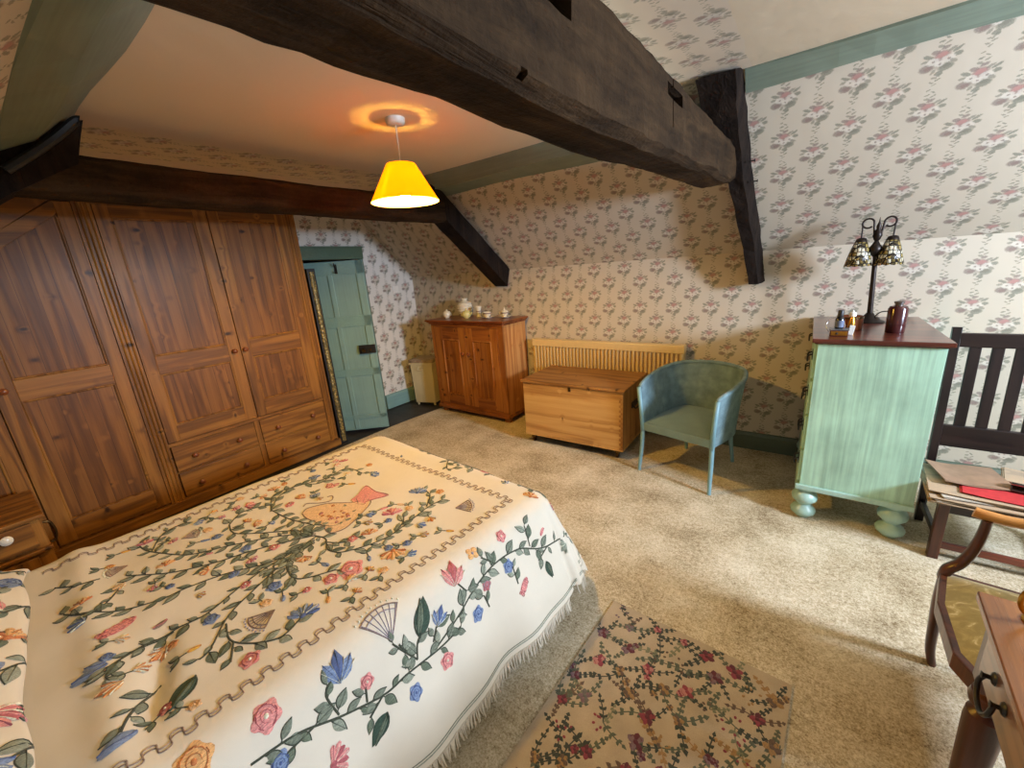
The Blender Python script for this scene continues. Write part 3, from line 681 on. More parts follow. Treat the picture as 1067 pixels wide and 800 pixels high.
# P in (x,y) extruded along z
A=[bm.verts.new((p[0],p[1],.15)) for p in P]; C=[bm.verts.new((p[0],p[1],.80)) for p in P]
for i in range(len(P)): bm.faces.new((A[i],A[(i+1)%len(P)],C[(i+1)%len(P)],C[i]))
bmesh.ops.recalc_face_normals(bm,faces=bm.faces[:])
mk('radiator_panel',bm,creamMetal,t)
bm=B(); box(bm,x0-.004,x1+.004,3.59,3.668,.80,.872); mk('top_cap',bm,creamMetal,t,bevel=.006)
bm=B(); box(bm,x0-.004,x1+.004,3.592,3.665,.12,.152); mk('bottom_rail',bm,creamMetal,t,bevel=.006)
for x in (x0+.15,x1-.15): bm=B(); box(bm,x-.02,x+.02,3.65,3.70,.3,.7); mk('wall_bracket',bm,creamMetal,t)
bm=B(); tube(bm,[(x1-.02,3.63,.13),(x1-.02,3.63,-.01)],.008,8); lathe(bm,[(.018,.03),(.02,.05),(.02,.09),(.014,.1)],(x1-.02,3.63,0),12); mk('valve_pipe',bm,creamMetal,t)

# ------------------------------------------------------------------ pine blanket chest
t=root('blanket_chest','low old pine blanket chest with a hinged lid in front of the radiator','chest',(-1.61,3.24,0),.02)
w,d0,d1=.472,-.27,.30
bm=B(); box(bm,-w,w,d0,d1,.085,.595); L(bm,'chest_body',cheS)
bm=B(); box(bm,-w+.0,w-.018,d0-.004,d0+.01,.087,.594); 
L(bm,'front_board',cheX,bevel=.002)
bm=B()
for k in range(12):
    z=.095+.0415*k; box(bm,w-.030,w+.002,d0-.006,d0+.012,z,z+.021)
mks('dovetail',bm,cheS,t,local=True)
bm=B(); box(bm,-w-.02,w+.02,d0-.022,d1+.01,.597,.622); L(bm,'lid',cheT,bevel=.008,seg=3)
bm=B(); box(bm,-.012,.012,d0-.0075,d0-.004,.555,.594); lathe(bm,[(.005,0),(.005,.003)],(0,d0-.004,.575),10,(0,-1,0)); L(bm,'keyhole_plate',agedBrass)
bm=B(); box(bm,w,w+.008,-.06,.07,.40,.45); tube(bm,catmull([(w+.008,-.05,.43),(w+.03,-.045,.40),(w+.03,.055,.40),(w+.008,.06,.43)],4),.007,8); L(bm,'handle',blackIron)
bm=B(); box(bm,-w-.004,w+.004,d0-.008,d1,.085,.10); L(bm,'base_moulding',cheX,bevel=.003)
for sx in (-1,1):
    for y in (d0+.05,d1-.06):
        bm=B(); box(bm,sx*(w-.06)-.02,sx*(w-.06)+.02,y-.02,y+.02,.045,.085); lathe(bm,[(.022,-.008),(.024,0),(.022,.012)],(sx*(w-.06)-.004,y,.024),12,(1,0,0)); L(bm,'caster',agedBrass)

# ------------------------------------------------------------------ woven armchair
loom=None
s=NT('blue_woven_loom'); co=s.coord(); xyz=s.sep(co)
wv=s.math('MULTIPLY',s.math('SINE',s.math('MULTIPLY',xyz[2],900)),s.math('SINE',s.math('MULTIPLY',s.math('ADD',xyz[0],xyz[1]),700)))
nn=s.noise(co,14,4); t0=s.math('ADD',s.math('MULTIPLY',wv,.12),nn)
s.bsdf(s.ramp(t0,[(.3,lin((92,116,122))),(.6,lin((120,146,152))),(.8,lin((142,166,172)))]),.6,s.bump(wv,.5,.002)); loom=s.m
loomP=paint('blue_chair_leg_paint',(122,160,168),.45,2,.06)
velvet=cloth_m('blue_seat_fabric',(120,146,150),300,.3,amt=.1)
t=root('woven_tub_chair','pale blue woven tub armchair with a padded seat beside the pine chest','armchair',(-.63,3.13,0),R(-13.9))
def plan(s_,f=0):
    """U-shaped plan, s_ 0..1 from left front round the back to right front; f flare"""
    pts=[(-.262,-.275),(-.278,-.08),(-.268,.09),(-.19,.235),(0,.295),(.19,.235),(.268,.09),(.278,-.08),(.262,-.275)]
    c=catmull([(p[0],p[1],0) for p in pts],8); k=s_*(len(c)-1); i=min(int(k),len(c)-2); p=c[i].lerp(c[i+1],k-i)
    dd=Vector((p.x,p.y+.1,0)); return p+dd.normalized()*f*min(1,.75+abs(math.sin(s_*PI))) 
def rimz(s_): 
    return .675+.105*(math.sin(s_*PI)**.7 if 0<s_<1 else 0)
bm=B()
def shell(off):
    return lambda u,v: tuple(plan(u,.045*v**1.3+off)+Vector((0,0,.33+(rimz(u)-.33)*v)))
grid(bm,shell(0),48,12); grid(bm,shell(-.018),48,12,flip=True); L(bm,'backrest',loom,smooth=180)
bm=B(); tube(bm,[plan(u/48,.045-.009)+Vector((0,0,rimz(u/48))) for u in range(49)],.016,10); 
L(bm,'top_rim',loom,smooth=180)
for sx,u in ((-1,0),(1,1)):
    bm=B(); a=plan(u,0); b=plan(u,.045); tube(bm,[a+Vector((0,-.003,.33)),a.lerp(b,.4)+Vector((0,-.003,.5)),b+Vector((0,-.003,.68))],.016,8); L(bm,'arm_post',loomP,smooth=180)
bm=B()
seatp=[plan(u/40,-.02) for u in range(41)]
def seatf(u,v):
    p=seatp[int(round(u*40))]; c=Vector((0,-.275,0)); 
    q=Vector((p.x*v,-.27+(p.y+.27)*v if True else 0,0)); r=max(abs(q.x)/.27,abs((q.y-.02)/.31)); return (q.x,q.y,.395+.045*max(0,1-r**2.2))
V=grid(bm,seatf,40,14); L(bm,'seat',velvet,smooth=180)
bm=B(); prism(bm,[(-.262,.335),(.262,.335),(.262,.40),(-.262,.40)],1,-.285,-.262); L(bm,'seat_apron',velvet,bevel=.008)
bm=B(); vs=[bm.verts.new((p.x,p.y,.333)) for p in seatp]; bm.faces.new(vs); L(bm,'seat_base',loom)
for (x,y,dx,dy) in [(-.262,-.27,-.012,-.03),(.262,-.27,.012,-.03),(-.17,.24,-.02,.05),(.17,.24,.02,.05)]:
    bm=B(); tube(bm,[(x,y,.40),(x+dx*.4,y+dy*.3,.2),(x+dx,y+dy,0)],[.017,.016,.013],10); L(bm,'leg',loomP,smooth=60)
bm=B(); tube(bm,[(-.262,-.28,.22),(.17,.25,.20)],.008,6); tube(bm,[(.262,-.28,.22),(-.17,.25,.20)],.008,6); L(bm,'stretcher',agedBrass) if False else bm.free()

# ------------------------------------------------------------------ mint chest of drawers with mahogany top
t=root('mint_chest_of_drawers','tall mint green painted chest of drawers with mahogany top and bun feet','chest of drawers',(.30,3.2,0),0)
x0,x1,y0,y1=.043,.560,2.755,3.665
bm=B(); box(bm,x0+.015,x1,y0,y1,.225,1.09); mk('carcass',bm,mint,t,bevel=.002)
bm=B(); box(bm,x0-.006,x1+.006,y0-.012,y1,.195,.228); mk('base_moulding',bm,mintLeg,t,bevel=.006)
bm=B(); box(bm,x0-.012,x1+.022,y0-.022,y1+.005,1.095,1.118); box(bm,x0,x1+.008,y0-.008,y1,1.087,1.096); mk('top',bm,mahX,t,bevel=.006,seg=3)
for k in range(4):
    za=.24+.215*k; zb=za+.20
    bm=B(); box(bm,x0+.0,x0+.016,y0+.02,y1-.02,za,zb); d=mk('drawer',bm,mint,t,bevel=.003)
    for yy in (y0+.10,y1-.16):
        bm=B(); z=za+.12
        box(bm,x0-.004,x0,yy-.045,yy+.045,z-.02,z+.025); tube(bm,catmull([(x0-.004,yy-.035,z+.01),(x0-.022,yy-.035,z),(x0-.022,yy-.02,z-.03),(x0-.022,yy+.02,z-.03),(x0-.022,yy+.035,z),(x0-.004,yy+.035,z+.01)],4),.005,6)
        mk('handle',bm,blackIron,d)
for x in (x0+.05,x1-.065):
    for y in (y0+.045,y1-.06):
        bm=B(); lathe(bm,[(.034,0),(.044,.012),(.062,.028),(.066,.045),(.056,.064),(.036,.078),(.034,.088),(.046,.10),(.064,.118),(.068,.138),(.060,.158),(.042,.172),(.040,.180),(.052,.19),(.052,.197)],(x,y,0),24); mk('foot',bm,mintLeg,t,smooth=50)
ZT2=1.118
# bronze twin shade lamp
t=root('bronze_table_lamp','dark bronze table lamp with two hanging mosaic glass shades on the mint chest','table lamp',(.312,3.40,ZT2))
bm=B(); lathe(bm,[(.078,0),(.08,.006),(.074,.012),(.055,.018),(.05,.028),(.03,.04),(.02,.055),(.016,.06)],(0,0,0),28); L(bm,'base',bronze,smooth=50)
bm=B(); tube(bm,[(0,0,.05),(-.010,0,.25),(-.02,0,.44)],[.015,.013,.012],12); lathe(bm,[(.014,0),(.02,.01),(.012,.02)],(-.018,0,.40),14); L(bm,'pole',bronze,smooth=60)
bm=B(); cx=-.024
lathe(bm,[(.01,.40),(.03,.43),(.034,.45),(.02,.47),(.01,.49),(.016,.50),(.024,.52),(.02,.54),(.01,.56),(.012,.575),(.004,.60),(.001,.625)],(cx,0,0),14); L(bm,'finial',bronze,smooth=50)
for s_ in (-1,1):
    bm=B(); C=[]
    C.append((cx+s_*.012,0,.50)); C.append((cx+s_*.02,0,.56))
    for k in range(11):
        a=PI-(PI*1.75)*k/10
        C.append((cx+s_*(.05+.027*math.cos(a)),0,.595+.027*math.sin(a)))
    tube(bm,catmull(C,2),.0055,8)
    tube(bm,[(cx+s_*.075,0,.60),(cx+s_*.072,0,.50)],.0045,8); L(bm,'arm',bronze,smooth=60)
    # shade
    sx=cx+s_*.072
    bm=B(); lathe(bm,[(.012,.515),(.024,.51),(.03,.495),(.032,.485)],(sx,0,0),18,closed=False); shc=L(bm,'shade_cap',bronze,smooth=50)
    s=NT('mosaic_shade_glass_'+('left' if s_<0 else 'right')); co=s.coord('Generated')
    v=s.n('ShaderNodeTexVoronoi',{'Vector':s.mapping(co,sc=(7,7,6)),'Scale':1.0,'Randomness':.25},feature='DISTANCE_TO_EDGE').outputs[0]
    vc=s.n('ShaderNodeTexVoronoi',{'Vector':s.mapping(co,sc=(7,7,6)),'Scale':1.0,'Randomness':.25}).outputs[1]
    gc=s.ramp(s.n('ShaderNodeSeparateColor',{0:vc}).outputs[0],[(.0,lin((70,62,40))),(.45,lin((150,128,70))),(.8,lin((206,200,176)))])
    col=s.mix(s.math('GREATER_THAN',v,.10),lin((28,22,18)),gc)
    s.bsdf(col,.22,s.bump(v,.6,.01)); 
    bm=B(); pr=[(.031,.49),(.045,.45),(.058,.40),(.068,.352)]
    n=24; rings=[]
    for r,h in pr: rings.append([bm.verts.new((sx+(r+(.003 if (i%2 and h<.36) else 0))*math.cos(2*PI*i/n),(r)*math.sin(2*PI*i/n),h-(.006 if (i%2 and h<.36) else 0))) for i in range(n)])
    for a,b in zip(rings,rings[1:]):
        for i in range(n): bm.faces.new((a[i],b[i],b[(i+1)%n],a[(i+1)%n]))
    o=L(bm,'lamp_shade',s.m,smooth=180); sm=o.modifiers.new('s','SOLIDIFY'); sm.thickness=.003
# things beside the lamp
t=root('round_wooden_box','round reddish brown wooden box behind the little dark bottle','box',(.20,3.10,ZT2))
bm=B(); lathe(bm,[(.058,0),(.062,.004),(.062,.075),(.058,.078),(.054,.078),(.054,.07),(.001,.07)],(0,0,0),28); L(bm,'box_body',wood('box_wood',2,(150,88,46),(120,62,30),(80,38,20),knots=0),smooth=50)
bm=B(); lathe(bm,[(.0635,.066),(.0635,.078)],(0,0,0),28,closed=False); L(bm,'rim_band',agedBrass,smooth=50)
t=root('perfume_bottle','small gold glass bottle with a white cap against the round wooden box','bottle',(.205,3.02,ZT2))
bm=B(); lathe(bm,[(.018,0),(.019,.004),(.017,.05),(.011,.075),(.008,.085)],(0,0,0),16); L(bm,'bottle_body',brass,smooth=50)
bm=B(); lathe(bm,[(.010,.083),(.017,.088),(.017,.106),(.006,.112),(.003,.122),(.001,.123)],(0,0,0),16); L(bm,'cap',whitePl,smooth=50)
t=root('trinket_box','small brass-fronted wooden trinket box at the front left of the mint chest top','trinket box',(.145,2.86,ZT2))
bm=B(); box(bm,-.040,.040,-.03,.03,0,.034); L(bm,'box_body',mahZ,bevel=.002)
bm=B(); box(bm,-.035,.035,-.032,-.03,.006,.028); L(bm,'brass_front',brass,bevel=.001)
bm=B(); lathe(bm,[(.006,0),(.006,.003),(.003,.006)],(-.01,-.032,.017),10,(0,-1,0)); L(bm,'knob',blackIron)
bm=B(); box(bm,-.043,.043,-.033,.033,.034,.040); L(bm,'lid',plain('grey_lid',(90,92,96),.3,.1),bevel=.001)
t=root('dark_dropper_bottle','small black bottle with a blue-grey label standing on the trinket box','bottle',(.143,2.865,ZT2+.040))
bm=B(); lathe(bm,[(.018,0),(.02,.003),(.02,.052),(.012,.064),(.009,.068)],(0,0,0),18); L(bm,'bottle_body',plain('black_glass',(16,16,20),.12,.05),smooth=50)
bm=B(); lathe(bm,[(.0205,.008),(.0205,.045)],(0,0,0),18,closed=False); L(bm,'label_band',plain('blue_grey_label',(96,106,130),.6,.1),smooth=50)
bm=B(); lathe(bm,[(.013,.066),(.0135,.068),(.0135,.096),(.011,.10)],(0,0,0),18); L(bm,'cap',blackIron,smooth=50)
t=root('wire_loop','thin silver wire bangle propped behind the black bottle','bangle',(.13,2.93,ZT2))
bm=B(); tube(bm,[(.042*math.cos(2*PI*k/32),.02*math.sin(2*PI*k/32),.046+.042*math.sin(2*PI*k/32)) for k in range(32)],.0015,6,cyc=True); L(bm,'ring',plain('silver_wire',(170,170,165),.25,.05,metal=1),smooth=180)
t=root('white_tag_box','tiny white card box on the mint chest beside the black bottle','box',(.200,2.90,ZT2))
bm=B(); box(bm,-.012,.012,-.008,.008,0,.052,rot=Matrix.Rotation(.12,3,'Y')); L(bm,'box_body',whitePl,bevel=.002)
t=root('leather_flask','dark oxblood leather covered flask with a metal stopper, right of the lamp','flask',(.392,3.02,ZT2))
oxb=plain('oxblood_leather',(66,30,30),.18,.1)
bm=B(); lathe(bm,[(.039,0),(.041,.004),(.042,.045),(.0435,.046),(.0435,.050),(.043,.052),(.043,.128),(.036,.142),(.02,.146)],(0,0,0),28); L(bm,'flask_body',oxb,smooth=40)
bm=B(); lathe(bm,[(.018,.144),(.018,.156),(.022,.158),(.022,.166),(.012,.170),(.001,.171)],(0,0,0),18); L(bm,'stopper',plain('pewter',(120,112,108),.3,.1,metal=1),smooth=40)
bm=B(); tube(bm,catmull([(-.043,0,.115),(-.07,0,.11),(-.09,.01,.085),(-.08,.02,.07)],5),.003,6); L(bm,'strap',blackIron,smooth=60)

# ------------------------------------------------------------------ dark slat-back chair
t=root('slat_back_chair','near-black oak chair with a tall slatted back stacked with newspapers','chair',(.9,2.95,0))
cw0,cw1=.635,1.20
for x in (cw0+.018,cw1-.018):
    bm=B(); tube(bm,[(x,3.06,0),(x,3.08,.4),(x,3.10,.7),(x+.0,3.14,1.135)],[.026]*4,4,flat=(1,.9),up=(0,1,0)); L(bm,'back_post',darkZ,bevel=.003,local=False) if False else mk('back_post',bm,darkZ,t,bevel=.003)
for x in (cw0-.005,cw1-.03):
    bm=B(); box(bm,x,x+.042,2.665,2.707,0,.325); mk('leg',bm,mahZ,t,bevel=.004)  # browner wood than the back posts paints the light on the legs
for z0,z1,y in ((1.03,1.105,3.118),(.475,.60,3.078)):
    bm=B(); box(bm,cw0+.03,cw1-.03,y,y+.028,z0,z1); mk('back_rail',bm,darkX,t,bevel=.004)
for k in range(5):
    x=.7115+.0815*k+ .0
    bm=B(); vs=box(bm,x,x+.046,3.09,3.104,.59,1.04)
    for v in vs:
        if v.co.z>.8: v.co.y+=.035
    mk('back_slat',bm,darkZ,t,bevel=.003)
bm=B(); box(bm,cw0,cw1,2.67,3.09,.315,.335); mk('seat',bm,darkX,t,bevel=.006)
bm=B(); box(bm,cw0+.01,cw1-.01,2.672,2.692,.27,.315); mk('seat_rail',bm,darkX,t,bevel=.003)
bm=B(); box(bm,cw0+.03,cw1-.03,2.68,2.70,.06,.095); mk('front_stretcher',bm,mahX,t,bevel=.003)  # redder than the back rails, light on the stretcher painted in
for x in (cw0+.008,cw1-.028): bm=B(); box(bm,x,x+.02,2.70,3.05,.10,.135); mk('side_stretcher',bm,darkZ,t,bevel=.003)
# newspapers
pap=None
def paper(name,c,lines=True):
    s=NT(name); co=s.coord(); x,y,z=s.sep(co)
    if lines:
        l=s.math('GREATER_THAN',s.math('SINE',s.math('MULTIPLY',y,900)),.2); cn=s.noise(s.mapping(co,sc=(60,200,1)),1,2)
        blk=s.math('GREATER_THAN',s.noise(s.mapping(co,sc=(9,14,1)),1,1),.58)
        c0=lin(c); col=s.mix(s.math('MULTIPLY',s.math('MULTIPLY',l,.45),cn),c0,lin((90,84,78))); col=s.mix(s.math('MULTIPLY',blk,.35),col,lin((120,108,96)))
    else: col=s.ramp(s.noise(co,20,4),[(.3,tuple(v*.75 for v in lin(c)[:3])+(1,)),(.7,lin(c))])
    s.bsdf(col,.85); return s.m
np1,np2=paper('newsprint_grey',(190,180,162)),paper('newsprint_tan',(176,150,120)); redp=paper('red_magazine_cover',(190,44,44),False); brp=paper('brown_wrapping_paper',(150,118,92),False); dkl=plain('dark_brown_leather',(52,30,26),.35,.15)
rnd=random.Random(5)
def sheet(name,label,cat,cx,cy,z,w,d,th,rz,m,group=None,curl=0,n=3):
    o=root(name,label,cat,(cx,cy,z),rz,group)
    bm=B()
    for k in range(n):
        z0=th*k/n; dx=.006*rnd.uniform(-1,1); dy=.006*rnd.uniform(-1,1)
        V=grid(bm,lambda u,v:((u-.5)*w+dx,(v-.5)*d+dy,z0+th/n*.7+curl*(max(0,(.5-u)*2)**2+.3*max(0,(u-.5)*2)**2)+.0015*math.sin(u*9+k)),12,6)
        V2=grid(bm,lambda u,v:((u-.5)*w+dx,(v-.5)*d+dy,z0+curl*(max(0,(.5-u)*2)**2+.3*max(0,(u-.5)*2)**2)+.0015*math.sin(u*9+k)),12,6,flip=True)
        # fold edges
        for i in range(12):
            for j in (0,6):
                a,b,c,dv=V[i][j],V[i+1][j],V2[i+1][j],V2[i][j]; bm.faces.new((a,b,c,dv))
        for j in range(6):
            for i in (0,12): bm.faces.new((V[i][j],V[i][j+1],V2[i][j+1],V2[i][j]))
    bmesh.ops.recalc_face_normals(bm,faces=bm.faces[:])
    mk('folded_sheets',bm,m,o,local=True); return o
z=.337
specs=[(.860,2.800,.50,.36,.02,np1,'at the very bottom of the stack on the dark chair'),(.850,2.770,.52,.36,-.06,np2,'second from the bottom of the stack'),(.845,2.790,.50,.35,.05,np1,'third from the bottom of the stack'),(.830,2.775,.50,.36,-.03,np2,'fourth from the bottom of the stack'),(.850,2.800,.48,.34,.09,np1,'fifth from the bottom of the stack'),(.825,2.780,.47,.34,-.09,np2,'just under the red magazine')]
for i,(cx,cy,w,d,rz,m,wh) in enumerate(specs):
    sheet('newspaper','folded '+('grey' if m is np1 else 'tan')+' newspaper '+wh,'newspaper',cx,cy,z,w,d,.0075,rz,m,'newspapers stacked on the dark chair',curl=.0); z+=.0105
sheet('magazine','bright red magazine near the top of the newspaper pile','magazine',.91,2.76,z,.40,.27,.006,-.16,redp); z+=.009
sheet('newspaper','loose curled brown paper topmost at the left of the pile','newspaper',.755,2.86,z,.26,.24,.007,.16,brp,'newspapers stacked on the dark chair',curl=.012)
sheet('newspaper','folded tan newspaper on top, leaning at the back right of the pile','newspaper',1.04,2.92,z,.30,.18,.007,-.22,np2,'newspapers stacked on the dark chair',curl=.0)
t=root('leather_case','open dark brown leather case lying on the red magazine','case',(.955,2.765,z+.0015),-.25)
bm=B(); box(bm,-.08,.08,-.035,.035,0,.010); L(bm,'case_body',dkl,bevel=.004)
bm=B(); grid(bm,lambda u,v:((u-.5)*.16,.035-.065*v,.011+.026*math.sin(v*PI*.6)),8,8); o=L(bm,'case_flap',dkl,smooth=180); sm=o.modifiers.new('s','SOLIDIFY'); sm.thickness=.003

# ------------------------------------------------------------------ elbow chair with gold seat
t=root('elbow_chair','mahogany elbow chair with gold damask seat drawn up behind the desk','armchair',(.72,1.65,0))
def bar(name,pts,rad,flat,m,n=8,seg=5): 
    bm=B(); P=catmull(pts,seg); tube(bm,P,rad if not isinstance(rad,list) else [rad[0]+(rad[1]-rad[0])*i/(len(P)-1) for i in range(len(P))],n,flat=flat,up=(0,1,0)); return mk(name,bm,m,t,smooth=60)
for yy,nm in ((1.885,1),(1.40,-1)):
    bar('leg',[(.505,yy,.42),(.503,yy+.002*nm,.30),(.508,yy+.004*nm,.18),(.515,yy+.008*nm,.07),(.53,yy+.012*nm,0.0)],[.024,.017],(.8,1.1),mahZ,8)
    bar('arm_support',[(.500,yy,.40),(.505,yy,.44),(.530,yy,.475),(.550,yy,.53),(.562,yy,.60),(.566,yy,.665)],[.024,.017],(.75,1.15),mahZ,8)
    bar('arm',[(.532,yy+.004*nm,.686),(.56,yy,.682),(.64,yy,.676),(.78,yy,.69),(.92,yy-.01*nm,.73),(1.0,yy-.02*nm,.80)],[.019,.016],(1,.8),goldwood,8)
    bar('leg',[(.98,yy-.03*nm,.42),(1.0,yy-.03*nm,.2),(1.06,yy-.03*nm,0)],[.024,.016],(.8,1.1),mahZ,8)
    bar('back_post',[(.98,yy-.03*nm,.40),(.99,yy-.03*nm,.6),(1.03,yy-.03*nm,.8),(1.09,yy-.03*nm,.97)],[.02,.016],(.8,1.1),mahZ,8)
bm=B(); box(bm,1.005,1.04,1.45,1.84,.50,.90,rot=Matrix.Rotation(R(14),3,'Y')); mk('back_pad',bm,mahZ,t,bevel=.012)
bar('back_rail',[(1.07,1.44,.93),(1.085,1.64,.94),(1.07,1.85,.93)],.028,(.5,1.1),mahZ); bar('back_rail',[(1.01,1.44,.70),(1.02,1.64,.70),(1.01,1.85,.70)],.02,(.5,1),mahZ)
fr=[(.490,1.895),(.450,1.70),(.446,1.47),(.485,1.385),(.99,1.42),(.99,1.86)]
bm=B(); A=[bm.verts.new((x,y,.37)) for x,y in fr]; C=[bm.verts.new((x,y,.425)) for x,y in fr]; bm.faces.new(A); bm.faces.new(C)
for i in range(6): bm.faces.new((A[i],A[(i+1)%6],C[(i+1)%6],C[i]))
bmesh.ops.recalc_face_normals(bm,faces=bm.faces[:]); mk('seat_frame',bm,mahZ,t,bevel=.004)
s=NT('gold_damask'); co=s.coord(); n1=s.noise(s.mapping(co,sc=(14,20,10)),1,5,.6,1.5); n2=s.noise(co,700,2)
s.bsdf(s.ramp(n1,[(.42,lin((150,132,70))),(.56,lin((172,152,88))),(.66,lin((214,202,156)))]),.5,s.bump(n2,.3,.002),Sheen_Weight=.3); dam=s.m
bm=B(); cx,cy=.72,1.64; R1=[]
ins=[(cx+(x-cx)*.94,cy+(y-cy)*.94) for x,y in fr]; dens=[]
for i in range(6):
    a,b=Vector(ins[i]),Vector(ins[(i+1)%6])
    for k in range(5): dens.append(a.lerp(b,k/5))
rings=[]
for r in range(9):
    f=r/8; rings.append([bm.verts.new((cx+(p.x-cx)*(1-f*.97),cy+(p.y-cy)*(1-f*.97),.424+.042*(1-(1-f)**3.2))) for p in dens])
for a,b in zip(rings,rings[1:]):
    for i in range(len(dens)): j=(i+1)%len(dens); bm.faces.new((a[i],a[j],b[j],b[i]))
bm.faces.new(rings[-1]); bmesh.ops.recalc_face_normals(bm,faces=bm.faces[:]); mk('seat',bm,dam,t,smooth=180)

# ------------------------------------------------------------------ desk
t=root('writing_desk','polished mahogany writing desk with brass drop handle in the right foreground','desk',(.737,.801,0),R(-3.6))
fx0,fx1,fy0,fy1=-.358,.42,-.45,.50   # local
bm=B(); box(bm,fx0,fx1,fy0,fy1-.003,.727,.75); L(bm,'desk_top',mahY,bevel=.003)
frn=wood('desk_front_mahogany_glare',1,(150,108,84),(124,84,64),(80,50,38),knots=0,rough=.22,coat=.8)  # greyer than the desk top: sky glare mixed into the base colour
bm=B(); box(bm,fx0+.028,fx1-.03,fy0+.03,fy1-.035,.57,.727); L(bm,'apron',frn,bevel=.002)
for a,b in ((fy0+.07,-.005),(.015,fy1-.075)):
    bm=B(); box(bm,fx0+.018,fx0+.03,a,b,.582,.712); d=L(bm,'drawer',frn,bevel=.003)
    yc=(a+b)/2+.06; bm=B(); xx=fx0+.016
    for yy in (yc-.04,yc+.04): lathe(bm,[(.015,0),(.012,.004),(.005,.006),(.005,.016),(.008,.02),(.001,.022)],(xx,yy,.655),12,(-1,0,0))
    tube(bm,catmull([(xx-.014,yc-.04,.655),(xx-.02,yc-.045,.63),(xx-.022,yc-.02,.605),(xx-.022,yc+.02,.605),(xx-.02,yc+.045,.63),(xx-.014,yc+.04,.655)],4),.005,8)
    mk('handle',bm,blackIron,d,local=True,smooth=60)
for x in (fx0+.055,fx1-.06):
    for y in (fy0+.06,fy1-.065):
        bm=B(); box(bm,x-.032,x+.032,y-.032,y+.032,.53,.727)
        lathe(bm,[(.014,0),(.02,.03),(.016,.05),(.024,.07),(.028,.12),(.034,.30),(.038,.42),(.036,.45),(.022,.462),(.022,.468),(.036,.478),(.040,.495),(.036,.512),(.024,.52),(.024,.53)],(x,y,0),20)
        L(bm,'leg',mahZ,smooth=40)
t=root('brass_ring_stand','round brass hoop on a small foot standing on the desk','ornament',(.497,1.25,.75),.3)
bm=B(); tube(bm,[(.048*math.cos(2*PI*k/36),0,.060+.048*math.sin(2*PI*k/36)) for k in range(36)],.0055,10,cyc=True); L(bm,'hoop',brass,smooth=180)
bm=B(); lathe(bm,[(.03,0),(.032,.003),(.02,.008),(.006,.013)],(0,0,0),20); L(bm,'foot',brass,smooth=50)

# ------------------------------------------------------------------ pendant lamp
px_,py_=-1.905,1.685
t=root('pendant_lamp','lit pendant lamp with a conical yellow shade hanging from the ceiling','ceiling lamp',(px_,py_,2.42))
bm=B(); lathe(bm,[(.03,-.032),(.042,-.03),(.05,-.02),(.052,0)],(0,0,0),28); L(bm,'ceiling_rose',whitePl,smooth=50)
bm=B(); tube(bm,[(0,0,-.03),(0,0,-.22)],.0035,8); L(bm,'cord',whitePl)
bm=B(); lathe(bm,[(.014,-.31),(.017,-.305),(.017,-.225),(.008,-.21)],(0,0,0),14); tube(bm,[(-.075,0,-.226),(.075,0,-.226)],.002,6); tube(bm,[(0,-.075,-.226),(0,.075,-.226)],.002,6); L(bm,'lamp_holder',whitePl)
bm=B(); lathe(bm,[(.018,-.228),(.070,-.228),(.070,-.226),(.018,-.226)],(0,0,0),32); L(bm,'shade_top_baffle',whitePl)  # disc added in the top opening to cut bulb light on the ceiling
s=NT('yellow_lamp_shade'); 
geo=s.n('ShaderNodeNewGeometry'); 
tr=s.n('ShaderNodeBsdfTranslucent',{0:lin((255,166,16))}); df=s.n('ShaderNodeBsdfDiffuse',{0:lin((232,150,30))})
mx=s.n('ShaderNodeMixShader',{0:.65,1:df.outputs[0],2:tr.outputs[0]}); em=s.n('ShaderNodeEmission',{0:lin((255,168,8)),1:.12})
ad=s.n('ShaderNodeAddShader',{0:mx.outputs[0],1:em.outputs[0]}); s.t.links.new(ad.outputs[0],s.out.inputs[0])
bm=B(); lathe(bm,[(.078,-.222),(.188,-.415)],(0,0,0),48,closed=False); o=L(bm,'lamp_shade',s.m,smooth=180)
li=NT('pale_shade_lining'); lm=li.n('ShaderNodeMixShader',{0:.5,1:li.n('ShaderNodeBsdfDiffuse',{0:lin((250,236,196))}).outputs[0],2:li.n('ShaderNodeBsdfTranslucent',{0:lin((250,236,196))}).outputs[0]}); li.t.links.new(lm.outputs[0],li.out.inputs[0])
bm=B(); lathe(bm,[(.0755,-.2225),(.1855,-.4145)],(0,0,0),48,closed=False); mk('shade_lining',bm,li.m,o,local=True,smooth=180)
bulbm=NT('lit_bulb'); bulbm.t.links.new(bulbm.n('ShaderNodeEmission',{0:lin((255,199,84)),1:BULB}).outputs[0],bulbm.out.inputs[0])
bm=B(); lathe(bm,[(.014,-.31),(.03,-.345),(.034,-.37),(.026,-.395),(.001,-.405)],(0,0,0),16); L(bm,'light_bulb',bulbm.m,smooth=180)
BO=(-1.745,.62); BA=math.radians(-4.4)
XL,XR,YF=-.66,.66,.86   # fold lines of the mattress top, bed-local
ZT=.55; RR=.12; THB=math.radians(68)
def prof(e):
    if e<=0: return 0.,0.
    if e<RR*THB: return RR*math.sin(e/RR),RR*(1-math.cos(e/RR))
    q=e-RR*THB
    return RR*math.sin(THB)+q*math.cos(THB),RR*(1-math.cos(THB))+q*math.sin(THB)
